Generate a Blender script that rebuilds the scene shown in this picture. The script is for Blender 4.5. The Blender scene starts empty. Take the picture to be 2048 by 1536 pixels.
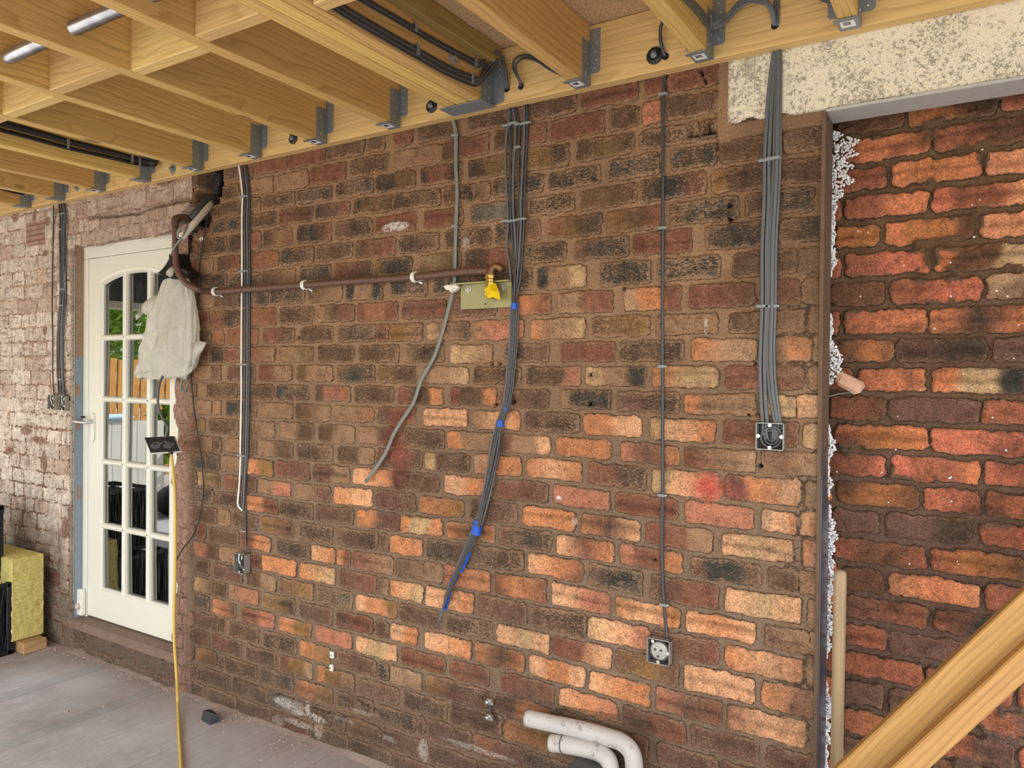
import bpy, math, random
import numpy as np
from mathutils import Vector, Matrix
random.seed(7)
rng = np.random.default_rng(11)
S = bpy.context.scene
C = S.collection
PI = math.pi

# ---------------------------------------------------------------- camera, sky, sun, exposure
YAW, PIT, ROL, FPX = 0.560099787, 0.0100320736, 0.00995342105, 1508.66804
CAMZ = 1.52
def _basis():
    cy, sy = math.cos(YAW), math.sin(YAW)
    F = np.array([-sy*math.cos(PIT), cy*math.cos(PIT), -math.sin(PIT)])
    R = np.array([cy, sy, 0.0]); U = np.cross(R, F)
    R2 = R*math.cos(ROL) + U*math.sin(ROL); U2 = np.cross(R2, F)
    return R2, U2, F
RR, UU, FF = _basis()
cam = bpy.data.cameras.new('camera'); cam.sensor_width = 36.0; cam.lens = FPX/2048*36.0
cam.clip_start = 0.02
co = bpy.data.objects.new('camera', cam); C.objects.link(co)
M = Matrix(((RR[0], UU[0], -FF[0], 0), (RR[1], UU[1], -FF[1], 0), (RR[2], UU[2], -FF[2], CAMZ), (0, 0, 0, 1)))
co.matrix_world = M
S.camera = co

W = bpy.data.worlds.new('sky'); S.world = W; W.use_nodes = True
wn = W.node_tree; wn.nodes.clear()
sky = wn.nodes.new('ShaderNodeTexSky'); sky.sky_type = 'NISHITA'; sky.sun_disc = False
sky.sun_elevation = math.radians(48); sky.sun_rotation = math.radians(150); sky.dust_density = 2.5; sky.air_density = 1.0
hsv = wn.nodes.new('ShaderNodeHueSaturation'); hsv.inputs['Saturation'].default_value = 0.35
bg = wn.nodes.new('ShaderNodeBackground'); bg.inputs['Strength'].default_value = 0.42
wo = wn.nodes.new('ShaderNodeOutputWorld')
wn.links.new(sky.outputs[0], hsv.inputs['Color']); wn.links.new(hsv.outputs[0], bg.inputs['Color']); wn.links.new(bg.outputs[0], wo.inputs['Surface'])
sl = bpy.data.lights.new('sun', 'SUN'); sl.energy = 7.0; sl.angle = math.radians(0.6); sl.color = (1.0, 0.96, 0.90)
so = bpy.data.objects.new('sun', sl); C.objects.link(so)
so.rotation_euler = Vector((0.45, -0.62, 0.80)).to_track_quat('Z', 'Y').to_euler()
so.location = (4, -8, 9)

S.view_settings.view_transform = 'Standard'; S.view_settings.look = 'None'
S.view_settings.gamma = 1.0; S.view_settings.use_curve_mapping = False
S.view_settings.exposure = 0.43
S.cycles.use_denoising = True
S.cycles.max_bounces = 8; S.cycles.diffuse_bounces = 5; S.cycles.transparent_max_bounces = 12
S.cycles.sample_clamp_indirect = 6.0
S.cycles.caustics_reflective = False; S.cycles.caustics_refractive = False

# the wall's face stands at y = WY; a sight line through a photograph point meets a real plane there
WY = 2.22
def ray(u, v):
    x = (u-1024)/FPX; y = -(v-768)/FPX
    return FF + x*RR + y*UU
def on_y(u, v, y=WY):
    d = ray(u, v); p = d*y/d[1]; return Vector((p[0], p[1], p[2]+CAMZ))
def on_x(u, v, x):
    d = ray(u, v); p = d*x/d[0]; return Vector((p[0], p[1], p[2]+CAMZ))
def on_z(u, v, z):
    d = ray(u, v); p = d*(z-CAMZ)/d[2]; return Vector((p[0], p[1], p[2]+CAMZ))

# ---------------------------------------------------------------- colour and material helpers
def lin(c):
    out = []
    for v in c[:3]:
        v = v/255.0
        out.append(v/12.92 if v <= 0.04045 else ((v+0.055)/1.055)**2.4)
    return tuple(out)
def L4(c): return (*lin(c), 1.0)

class NT:
    def __init__(s, name):
        s.m = bpy.data.materials.new(name); s.m.use_nodes = True
        s.t = s.m.node_tree; s.t.nodes.clear()
        s.out = s.t.nodes.new('ShaderNodeOutputMaterial')
        s.b = s.t.nodes.new('ShaderNodeBsdfPrincipled')
        s.t.links.new(s.b.outputs[0], s.out.inputs[0])
    def n(s, typ, **kw):
        nd = s.t.nodes.new(typ)
        for k, v in kw.items():
            if k.startswith('i_'):
                key = k[2:]
                key = int(key) if key.isdigit() else key
                nd.inputs[key].default_value = v
            else: setattr(nd, k, v)
        return nd
    def l(s, a, b): s.t.links.new(a, b)
    def obj(s): return s.n('ShaderNodeTexCoord').outputs['Object']
    def mapv(s, vec, scale=(1, 1, 1), loc=None):
        m = s.n('ShaderNodeMapping'); m.inputs['Scale'].default_value = scale
        s.l(vec, m.inputs['Vector'])
        if loc is not None: s.l(loc, m.inputs['Location'])
        return m.outputs[0]
    def noise(s, vec, scale, detail=3, rough=0.55, dist=0.0):
        nd = s.n('ShaderNodeTexNoise'); nd.inputs['Scale'].default_value = scale
        nd.inputs['Detail'].default_value = detail; nd.inputs['Roughness'].default_value = rough
        nd.inputs['Distortion'].default_value = dist
        s.l(vec, nd.inputs['Vector']); return nd.outputs['Fac']
    def ramp(s, fac, stops, interp='LINEAR'):
        r = s.n('ShaderNodeValToRGB'); r.color_ramp.interpolation = interp
        e = r.color_ramp.elements
        while len(e) < len(stops): e.new(0.5)
        for i, (p, c) in enumerate(stops):
            e[i].position = p; e[i].color = c if len(c) == 4 else (*c, 1)
        s.l(fac, r.inputs[0]); return r.outputs[0]
    def math(s, op, a, b=None, clamp=False):
        m = s.n('ShaderNodeMath', operation=op); m.use_clamp = clamp
        for i, v in enumerate((a, b)):
            if v is None: continue
            if isinstance(v, (int, float)): m.inputs[i].default_value = v
            else: s.l(v, m.inputs[i])
        return m.outputs[0]
    def mix(s, fac, a, b, typ='MIX'):
        m = s.n('ShaderNodeMix', data_type='RGBA', blend_type=typ)
        for key, v in ((0, fac), (6, a), (7, b)):
            if isinstance(v, (int, float)): m.inputs[key].default_value = v
            elif isinstance(v, tuple): m.inputs[key].default_value = v if len(v) == 4 else (*v, 1)
            else: s.l(v, m.inputs[key])
        return m.outputs[2]
    def bump(s, h, strength=0.3, dist=0.01):
        b = s.n('ShaderNodeBump'); b.inputs['Strength'].default_value = strength
        b.inputs['Distance'].default_value = dist
        s.l(h, b.inputs['Height']); s.l(b.outputs[0], s.b.inputs['Normal'])
    def set(s, **kw):
        for k, v in kw.items():
            s.b.inputs[k.replace('_', ' ')].default_value = v

def plain(name, c, rough=0.6, metal=0.0, var=0.15, scale=30.0, bump=0.0, spec=0.5):
    t = NT(name); v = t.obj()
    n = t.noise(v, scale, 4)
    col = t.mix(n, tuple(x*(1-var) for x in lin(c)), tuple(min(1, x*(1+var)) for x in lin(c)))
    t.l(col, t.b.inputs['Base Color'])
    t.set(Roughness=rough, Metallic=metal)
    t.b.inputs['Specular IOR Level'].default_value = spec
    if bump: t.bump(n, bump, 0.003)
    return t.m

def wood(name, light, dark, axis='Y', ring=55.0, knots=True, gap=0.35):
    """sawn softwood: growth rings wander along the length, a knot here and there"""
    t = NT(name); v = t.obj()
    rnd = t.n('ShaderNodeObjectInfo').outputs['Random']
    off = t.n('ShaderNodeCombineXYZ')
    t.l(t.math('MULTIPLY', rnd, 7.0), off.inputs[0]); t.l(t.math('MULTIPLY', rnd, 31.0), off.inputs[1]); t.l(t.math('MULTIPLY', rnd, 3.0), off.inputs[2])
    add = t.n('ShaderNodeVectorMath', operation='ADD'); t.l(v, add.inputs[0]); t.l(off.outputs[0], add.inputs[1])
    vec = add.outputs[0]
    k = 0.16
    sc = {'X': (k, 1, 1), 'Y': (1, k, 1), 'Z': (1, 1, k)}[axis]
    sv = t.mapv(vec, sc)
    warp = t.noise(sv, 4.5, 3, 0.5)
    warp2 = t.noise(t.mapv(vec, tuple(1.0 if q == 1 else 0.35 for q in sc)), 11.0, 2, 0.5)
    sep = t.n('ShaderNodeSeparateXYZ'); t.l(v, sep.inputs[0])
    a, b = {'X': (1, 2), 'Y': (0, 2), 'Z': (0, 1)}[axis]
    r = t.math('SQRT', t.math('ADD', t.math('POWER', t.math('ADD', sep.outputs[a], 0.09), 2.0), t.math('POWER', t.math('ADD', sep.outputs[b], 0.03), 2.0)))
    ph = t.math('ADD', t.math('MULTIPLY', r, ring), t.math('MULTIPLY', warp, 9.0))
    ph = t.math('ADD', ph, t.math('MULTIPLY', warp2, 1.6))
    # knots distort the rings
    if knots:
        vo = t.n('ShaderNodeTexVoronoi'); vo.inputs['Scale'].default_value = 3.3
        t.l(t.mapv(vec, tuple(1.0 if q == 1 else 0.45 for q in sc)), vo.inputs['Vector'])
        kd = vo.outputs['Distance']
        kmask = t.ramp(kd, [(0.0, (1, 1, 1)), (0.20, (0, 0, 0))])
        ph = t.math('ADD', ph, t.math('MULTIPLY', kmask, 2.5))
    fr = t.math('FRACT', ph)
    line = t.ramp(fr, [(0.0, (0, 0, 0)), (0.62, (0.25,)*3), (0.9, (1, 1, 1)), (1.0, (0, 0, 0))])
    col = t.mix(t.math('MULTIPLY', line, 0.55), L4(light), L4(dark))
    broad = t.noise(sv, 2.2, 2)
    col = t.mix(t.math('MULTIPLY', broad, 0.55), col, L4(tuple(0.82*q for q in light)), 'MIX')
    fine = t.noise(t.mapv(vec, tuple(q if q == 1 else 0.03 for q in sc)), 160.0, 2)
    col = t.mix(0.30, col, t.ramp(fine, [(0.3, (0.35,)*3), (0.7, (1, 1, 1))]), 'MULTIPLY')
    hs = t.n('ShaderNodeHueSaturation'); t.l(col, hs.inputs['Color'])
    t.l(t.math('ADD', t.math('MULTIPLY', rnd, 0.22), 0.92), hs.inputs['Value'])
    t.l(t.math('ADD', t.math('MULTIPLY', rnd, 0.022), 0.488), hs.inputs['Hue'])
    col = hs.outputs[0]
    if knots:
        core = t.ramp(kd, [(0.0, (1, 1, 1)), (0.045, (0.9,)*3), (0.07, (0, 0, 0))])
        col = t.mix(t.math('MULTIPLY', core, 0.75), col, L4((112, 66, 30)))
    t.l(col, t.b.inputs['Base Color']); t.set(Roughness=0.62)
    t.b.inputs['Specular IOR Level'].default_value = 0.3
    t.bump(line, 0.12, 0.002)
    return t.m

# ---------------------------------------------------------------- mesh helpers
class MB:
    def __init__(s): s.v = []; s.f = []; s.mi = []
    def add(s, vs, fs, mi=0):
        o = len(s.v); s.v += [tuple(map(float, p)) for p in vs]
        s.f += [tuple(o+i for i in f) for f in fs]; s.mi += [mi]*len(fs); return s
    def box(s, x0, x1, y0, y1, z0, z1, mi=0, rot=None, c=None):
        vs = [Vector((x, y, z)) for x in (x0, x1) for y in (y0, y1) for z in (z0, z1)]
        if rot is not None:
            cc = Vector(c) if c is not None else Vector(((x0+x1)/2, (y0+y1)/2, (z0+z1)/2))
            vs = [rot @ (p-cc)+cc for p in vs]
        return s.add(vs, [(0, 1, 3, 2), (4, 6, 7, 5), (0, 4, 5, 1), (2, 3, 7, 6), (0, 2, 6, 4), (1, 5, 7, 3)], mi)
    def bbox(s, x0, x1, y0, y1, z0, z1, b=0.003, mi=0):
        """box with chamfered edges"""
        b = min(b, (x1-x0)/2.2, (y1-y0)/2.2, (z1-z0)/2.2)
        vs = []; 
        def pt(ix, iy, iz, ax):
            p = []
            for k, (i, lo, hi) in enumerate(((ix, x0, x1), (iy, y0, y1), (iz, z0, z1))):
                e = 0 if k == ax else b
                p.append(lo+e if i == 0 else hi-e)
            return p
        idx = {}
        for ix in (0, 1):
            for iy in (0, 1):
                for iz in (0, 1):
                    for ax in (0, 1, 2):
                        idx[(ix, iy, iz, ax)] = len(vs); vs.append(pt(ix, iy, iz, ax))
        fs = []
        for i in (0, 1):
            q = [idx[(i, a, c, 0)] for a, c in ((0, 0), (1, 0), (1, 1), (0, 1))]; fs.append(q if i else q[::-1])
            q = [idx[(a, i, c, 1)] for a, c in ((0, 0), (0, 1), (1, 1), (1, 0))]; fs.append(q if i else q[::-1])
            q = [idx[(a, c, i, 2)] for a, c in ((0, 0), (1, 0), (1, 1), (0, 1))]; fs.append(q if i else q[::-1])
        for i in (0, 1):
            for j in (0, 1):
                fs.append([idx[(i, j, 0, 0)], idx[(i, j, 1, 0)], idx[(i, j, 1, 1)], idx[(i, j, 0, 1)]])
                fs.append([idx[(i, 0, j, 0)], idx[(i, 1, j, 0)], idx[(i, 1, j, 2)], idx[(i, 0, j, 2)]])
                fs.append([idx[(0, i, j, 1)], idx[(1, i, j, 1)], idx[(1, i, j, 2)], idx[(0, i, j, 2)]])
                for k in (0, 1): fs.append([idx[(i, j, k, 0)], idx[(i, j, k, 1)], idx[(i, j, k, 2)]])
        return s.add(vs, fs, mi)
    def beam(s, p0, p1, w, t, up=(0, 0, 1), mi=0, b=0.003):
        """bevelled bar from p0 to p1; w across 'up x d', t along the other axis"""
        p0, p1 = Vector(p0), Vector(p1); d = (p1-p0); L = d.length; d.normalize()
        a = Vector(up).cross(d).normalized(); n = d.cross(a)
        tmp = MB(); tmp.bbox(-w/2, w/2, 0, L, -t/2, t/2, b)
        return s.add([p0+a*x+d*y+n*z for x, y, z in tmp.v], tmp.f, mi)
    def sweep(s, pts, rx, ry=None, nrm=(0, -1, 0), seg=8, mi=0, cap=True, smooth=3):
        """tube (oval when ry differs) along a smoothed path"""
        if ry is None: ry = rx
        P = [Vector(p) for p in pts]
        if smooth and len(P) > 2:
            Q = []
            for i in range(len(P)-1):
                a = P[max(i-1, 0)]; b = P[i]; c = P[i+1]; d = P[min(i+2, len(P)-1)]
                for k in range(smooth):
                    u = k/smooth
                    Q.append(0.5*((2*b)+(-a+c)*u+(2*a-5*b+4*c-d)*u*u+(-a+3*b-3*c+d)*u**3))
            Q.append(P[-1]); P = Q
        N = Vector(nrm); vs = []
        n = len(P)
        prev = None
        for i, p in enumerate(P):
            T = (P[min(i+1, n-1)]-P[max(i-1, 0)]).normalized()
            B = T.cross(N)
            if B.length < 0.15: B = prev if prev is not None else T.orthogonal()
            B = (B - T*B.dot(T)).normalized()
            if prev is not None and B.dot(prev) < 0: B = -B
            prev = B; NN = B.cross(T).normalized()
            for k in range(seg):
                a = 2*PI*k/seg
                vs.append(p+B*math.cos(a)*rx+NN*math.sin(a)*ry)
        fs = [(i*seg+k, i*seg+(k+1) % seg, (i+1)*seg+(k+1) % seg, (i+1)*seg+k) for i in range(n-1) for k in range(seg)]
        if cap: fs += [tuple(range(seg))[::-1], tuple((n-1)*seg+k for k in range(seg))]
        return s.add(vs, fs, mi)
    def lathe(s, c, prof, ax=(0, 0, 1), seg=20, mi=0, cap=True):
        """prof = [(radius, height)] about axis ax through c"""
        A = Vector(ax).normalized(); B = A.orthogonal().normalized(); D = A.cross(B); c = Vector(c)
        vs = [c+A*h+(B*math.cos(2*PI*k/seg)+D*math.sin(2*PI*k/seg))*r for r, h in prof for k in range(seg)]
        fs = [(i*seg+k, i*seg+(k+1) % seg, (i+1)*seg+(k+1) % seg, (i+1)*seg+k) for i in range(len(prof)-1) for k in range(seg)]
        if cap: fs += [tuple(range(seg))[::-1], tuple((len(prof)-1)*seg+k for k in range(seg))]
        return s.add(vs, fs, mi)
    def prism(s, poly, y0, y1, mi=0, ax='y'):
        """extrude an outline given in (x,z) between y0 and y1"""
        n = len(poly)
        f3 = (lambda a, b, h: (a, h, b)) if ax == 'y' else ((lambda a, b, h: (h, a, b)) if ax == 'x' else (lambda a, b, h: (a, b, h)))
        vs = [f3(a, b, y0) for a, b in poly]+[f3(a, b, y1) for a, b in poly]
        fs = [tuple(range(n)), tuple(range(2*n-1, n-1, -1))]+[(i, (i+1) % n, n+(i+1) % n, n+i)[::-1] for i in range(n)]
        return s.add(vs, fs, mi)
    def rock(s, c, r, sq=(1, 1, 1), n=7, seed=0, mi=0, jag=0.25):
        rr = random.Random(seed); c = Vector(c); seg, ring = n+2, n
        vs = [c+Vector((0, 0, -r*sq[2]))]
        for i in range(1, ring):
            th = PI*i/ring
            for k in range(seg):
                ph = 2*PI*k/seg; q = r*(1+rr.uniform(-jag, jag))
                vs.append(c+Vector((q*math.sin(th)*math.cos(ph)*sq[0], q*math.sin(th)*math.sin(ph)*sq[1], -q*math.cos(th)*sq[2])))
        vs.append(c+Vector((0, 0, r*sq[2])))
        fs = [(0, 1+(k+1) % seg, 1+k) for k in range(seg)]
        for i in range(ring-2):
            for k in range(seg):
                a = 1+i*seg+k; b = 1+i*seg+(k+1) % seg; fs.append((a, b, b+seg, a+seg))
        top = len(vs)-1; o = 1+(ring-2)*seg
        fs += [(o+k, o+(k+1) % seg, top) for k in range(seg)]
        return s.add(vs, fs, mi)
    def build(s, name, mats, parent=None, smooth=False, org=None):
        me = bpy.data.meshes.new(name)
        v = s.v
        if org is not None:
            o = Vector(org); v = [tuple(Vector(p)-o) for p in v]
        me.from_pydata(v, [], s.f)
        if not isinstance(mats, (list, tuple)): mats = [mats]
        for m in mats: me.materials.append(m)
        if any(s.mi): me.polygons.foreach_set('material_index', s.mi)
        if smooth: me.polygons.foreach_set('use_smooth', [True]*len(me.polygons))
        me.update()
        ob = bpy.data.objects.new(name, me); C.objects.link(ob)
        if org is not None: ob.location = org
        if parent is not None:
            ob.parent = parent
            w = Vector((0, 0, 0)); q = parent
            while q is not None: w += Vector(q.location); q = q.parent
            ob.location = (Vector(org) if org is not None else Vector((0, 0, 0))) - w
        return ob

def tag(o, label=None, cat=None, group=None, kind=None):
    if label: o['label'] = label
    if cat: o['category'] = cat
    if group: o['group'] = group
    if kind: o['kind'] = kind
    return o
def thing(name, loc, label, cat, group=None):
    o = bpy.data.objects.new(name, None); C.objects.link(o); o.location = loc; o.empty_display_size = 0.05
    return tag(o, label, cat, group)
def struct(o): o['kind'] = 'structure'; return o
def dup(root, loc, label, group=None):
    r = root.copy(); C.objects.link(r); r.location = loc
    r['label'] = label
    if group: r['group'] = group
    for ch in [c for c in bpy.data.objects if c.parent == root]:
        c = ch.copy(); C.objects.link(c); c.parent = r
        for g in [q for q in bpy.data.objects if q.parent == ch]:
            d = g.copy(); C.objects.link(d); d.parent = c
    return r

# ---------------------------------------------------------------- brickwork
HUE = {'w': (118, 112, 98), 'o': (206, 124, 70), 'O': (232, 164, 114), 'y': (198, 158, 110), 'g': (148, 104, 52), 'r': (134, 80, 60),
       'R': (188, 112, 82), 'b': (100, 75, 56), 'd': (80, 64, 52), 'k': (66, 66, 60), 'p': (112, 78, 64),
       't': (158, 118, 86), 'T': (184, 140, 104), 'q': (156, 98, 64), 'Q': (150, 90, 70), 'v': (148, 118, 82), 'G': (118, 88, 50), 'm': (138, 110, 86), 'W': (205, 196, 182)}
PITCH = 0.0825
# height of each bed joint, read where three upright lines cross the coursework
JA = [182,240,287,340,397,451,508,565,622,673,727,781,833,888.5,940,998,1051,1106,1159,1217,1270,1326,1386,1444.5]
JB = [238,287.6,340,386.6,433,483,528,583,632,682,729,774,821,867,913,961.5,1011,1060,1107,1157,1211.5,1264,1313,1362.6]
JC = {0:338,1:377.7,2:411.7,3:449,4:492,5:532,6:570,7:610,8:651,9:689.5,10:727,11:767,12:804,13:843,14:883,15:922.6,16:962.6,17:1001,18:1040,19:1081,20:1119.6,22:1198}
def _col(u, d):
    xs = sorted(d); z = np.array([on_y(u, d[i]).z for i in xs]); X = on_y(u, d[xs[0]]).x
    full = np.interp(np.arange(24), xs, z)
    for i in range(24):
        if i > xs[-1]: full[i] = full[xs[-1]]-(i-xs[-1])*PITCH
    lo = full[0]+PITCH*np.arange(6, 0, -1); hi = full[-1]-PITCH*np.arange(1, 12)
    return X, np.concatenate([lo, full, hi])        # index 0 -> joint -6
_c = [_col(592.6, JC), _col(1092.5, dict(enumerate(JB))), _col(1382, dict(enumerate(JA)))]
def zj(i, x):
    i = np.clip(i+6, 0, 40)
    return np.interp(x, [q[0] for q in _c], [q[1][i] for q in _c])

# every brick of the front wall that shows: (left, right, middle) in four-times enlargements of the photograph, then its colours
MAINB = [
(1200,100,3.84,"0,300,365,r 335,505,290,r 515,905,240,r 65,295,520,b 325,470,470,R 515,900,420,b 300,760,650,d 775,900,570,b 50,455,910,k 545,890,850,kdk 915,1380,760,b 1400,1720,710,bd 0,275,1110,ggp 310,810,1060,dkr 850,1320,1010,gbb 1350,1720,950,b 45,460,1310,gbr 530,1060,1240,bkk 1110,1640,1180,bkk 0,215,1500,k 250,700,1470,r 810,1300,1430,bkk 1370,1710,1380,bk"),
(1200,480,3.84,"0,380,265,k 430,920,240,k 1020,1500,180,b 1520,1700,190,m 180,615,450,Tor 675,1190,430,rrb 1230,1530,400,r 1550,1700,390,t 430,900,640,t 990,1560,630,bt 1600,1700,640,t 150,635,850,d 700,1200,845,oTT 1240,1620,840,to 1640,1700,820,y 400,910,1055,oyy 960,1555,1060,r 1600,1700,1060,t 125,605,1250,pd 640,1200,1260,ott 1240,1500,1280,y 1510,1690,1270,OT 380,880,1460,yOo 945,1520,1480,r 1560,1690,1480,y"),
(1200,800,3.84,"150,605,420,Rpo 650,1190,450,rtT 1230,1690,460,try 400,910,640,yOR 960,1535,690,poO 1580,1680,700,m 110,590,830,r 650,1180,870,R 1235,1510,940,TOo 1540,1675,960,Oo 350,860,1060,rrt 935,1485,1140,OyO 1555,1670,1200,oR 150,630,1230,Rro 690,1230,1310,pkp 1290,1520,1340,b 1530,1665,1390,t"),
(1200,1136,3.84,"385,905,205,pr 960,1545,290,OyO 1590,1665,380,t 120,610,360,oOo 655,1190,460,OoO 1260,1600,530,pt 1610,1665,560,t 400,910,640,pr 955,1545,740,oOo 1590,1650,820,t 120,600,770,pgp 645,1185,890,O 1240,1650,1000,or 425,930,1060,Rpr 975,1580,1200,rOO 165,655,1190,pr 700,1220,1290,p 1280,1650,1420,p 100,360,1340,pr 430,900,1430,p 940,1250,1500,p"),
(780,160,3.84,"1075,1420,230,b 1460,1900,140,r 590,900,320,b 205,495,400,b 20,165,450,r 1220,1640,360,r 800,1190,440,br 400,755,520,br 20,395,600,t 1430,1870,540,dgd 960,1370,600,dgd 590,920,690,dg 230,540,740,drd 1215,1610,750,dk 780,1170,820,dk 390,650,880,rdk 20,380,930,d 1460,1890,890,ggp 1050,1410,930,kd 610,1010,1020,kwk 250,550,1080,rrg 1205,1620,1110,rgk 800,1150,1170,kp 410,770,1210,db 60,370,1260,kp 1410,1830,1300,rkk 1030,1350,1330,kdd 570,900,1370,dr 215,540,1420,yb"),
(780,480,3.84,"1130,1500,290,kty 640,1080,300,d 330,610,360,k 0,275,370,k 1285,1710,480,tr 850,1230,500,dor 490,820,560,p 90,420,540,pr 1550,1990,670,bg 1075,1490,680,oty 640,1020,700,tRR 280,600,710,ytk 0,240,710,gt 1310,1725,860,rr 880,1215,870,dp 460,780,880,yt 100,410,880,tdb 1500,1960,1050,ytk 1040,1460,1050,dbR 640,1000,1040,b 250,600,1040,tTy 0,230,1040,bd 1310,1690,1240,tkk 830,1215,1220,rpb 460,810,1210,rbo 60,400,1190,rbo"),
(780,800,3.84,"1480,1930,190,oO 1035,1450,180,pd 620,1000,160,dOo 250,590,140,O 0,210,130,b 1275,1690,370,o 850,1230,345,ptO 440,800,320,ott 100,410,300,bd 1520,1960,590,rd 1045,1465,550,oOo 640,1005,510,Too 265,605,490,ybd 0,240,460,td 1250,1680,760,R 820,1205,710,rp 415,780,660,Oo 100,370,630,bbp 1465,1920,960,opO 1010,1415,920,o 610,970,870,dp 220,565,830,og 0,190,800,p 1275,1715,1160,Oro 835,1230,1080,pkd 430,800,1020,obo 80,400,970,oyo 1520,1935,1390,pkk 1060,1475,1310,Oor 645,1020,1250,d 270,600,1150,dkp 0,240,1120,o"),
(780,1136,3.84,"1240,1680,250,OR 800,1195,180,ror 415,760,110,Ro 1520,1990,470,yOR 1080,1500,400,pd 665,1045,320,p 275,635,240,Oo 0,250,190,oy 1240,1700,650,rrO 820,1220,550,OyO 430,780,440,d 65,390,350,bp 1525,1995,920,Ooo 1065,1495,800,OoO 650,1025,680,obo 265,620,590,Oo 0,210,490,Oo 1295,1735,1040,OoR 850,1255,920,rpr 455,760,800,rp 80,415,710,rr 0,240,850,TT 265,750,960,gpp 800,1230,1130,po 100,430,1040,d 0,60,1000,k 460,850,1180,p 870,1240,1320,og 280,620,1270,p 0,240,1150,kp 640,1020,1380,Rp"),
(370,250,4.267,"590,860,350,r 880,1190,290,r 1210,1520,220,b 1545,1700,170,b 320,455,430,b 470,575,390,r 545,745,510,t 760,1045,480,t 1065,1360,410,r 1395,1720,350,b 290,450,560,b 950,1240,600,k 1280,1600,550,dk 1620,1960,510,dg 655,930,660,bd 550,640,680,d 220,460,730,b 1430,1770,700,kgd 1100,1400,740,kr 800,1080,790,rb 550,770,830,b 240,460,870,k 1620,1960,860,rrr 1270,1590,900,pd 950,1240,930,dkr 660,900,980,dtr 370,640,1020,dr 110,350,1050,bd 1450,1790,1070,br 1110,1420,1100,bd 810,1090,1130,kd 545,790,1150,ro 270,460,1200,dr 120,230,1200,t 1610,1930,1230,gkk 1270,1590,1260,rpd 980,1240,1280,k 650,930,1300,bt 370,630,1330,k 140,350,1340,k"),
(370,570,4.267,"1370,1680,80,ktk 1040,1330,90,bt 720,1010,100,dk 440,700,120,k 250,420,140,b 110,240,140,t 1460,1810,240,ror 1120,1435,260,tbr 800,1085,270,db 535,770,280,or 215,440,290,rd 110,200,290,r 1300,1615,420,bkb 980,1260,440,b 655,920,430,rb 350,610,450,o 235,320,440,o 110,210,440,b 1480,1815,590,b 1130,1430,595,b 800,1085,590,oyg 535,760,600,rt 215,460,610,dr 1645,1960,760,gb 1290,1615,760,bkb 950,1250,760,gtT 625,900,750,rt 350,590,760,p 225,300,750,p 90,215,750,t 1440,1770,930,b 1110,1400,920,bRo 765,1050,915,kb 530,745,910,b 195,435,910,b 100,180,900,t 1630,1960,1110,pR 1250,1600,1100,tTo 940,1235,1090,bt 630,910,1080,T 340,600,1070,kb 235,300,1060,t 90,215,1050,T 1480,1780,1270,tb 1130,1440,1260,bt 810,1090,1250,tb 530,755,1230,bt 200,440,1200,b 100,160,1190,y 1300,1610,1430,bt 945,1250,1420,db 630,910,1390,tb 350,600,1380,tb 240,300,1350,b"),
(370,870,4.267,"1425,1755,360,Oo 1085,1395,330,pt 765,1050,300,rp 520,745,260,og 300,460,240,t 190,290,220,k 1620,1960,560,p 1265,1590,530,oO 930,1230,490,tp 620,890,450,tR 330,600,420,rb 100,290,375,yb 1460,1820,720,op 1110,1430,680,pb 805,1090,640,d 520,785,590,or 250,480,540,db 1295,1635,890,pd 965,1250,830,d 650,920,780,gp 395,610,730,b 290,380,700,t 100,260,690,b 1425,1770,1090,rt 1290,1400,1040,or 1075,1275,1010,Oo 775,1055,970,kd 475,725,920,ro 200,450,860,b 100,170,820,r 1310,1625,1260,pr 975,1275,1180,oy 655,945,1120,o 540,640,1080,rp 280,500,1040,t 80,270,990,Rb 1450,1800,1440,Oog 1120,1420,1350,dk 800,1085,1300,pg 520,765,1240,bt 235,480,1180,p 90,200,1120,b"),
(370,1176,4.267,"1290,1600,280,pr 970,1250,200,dp 650,930,130,gd 370,620,70,tR 80,260,10,yb 1460,1800,520,OyO 1105,1420,430,R 800,1070,330,og 490,755,260,rR 230,430,190,ob 80,200,130,k 1290,1620,640,p 975,1230,540,og 670,940,460,d 390,620,380,b 90,280,300,b 1485,1820,880,p 1125,1440,780,ogt 810,1080,670,rgy 520,770,590,pb 230,475,500,rb 80,200,430,br 1300,1600,1010,d 950,1255,890,og 640,920,790,k 350,610,680,b 90,260,590,ob 1650,1960,1090,k 1400,1680,1250,gb 1290,1380,1150,k 1080,1260,1080,b 740,1020,980,kW 420,720,880,b 140,400,780,b"),
]
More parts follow.
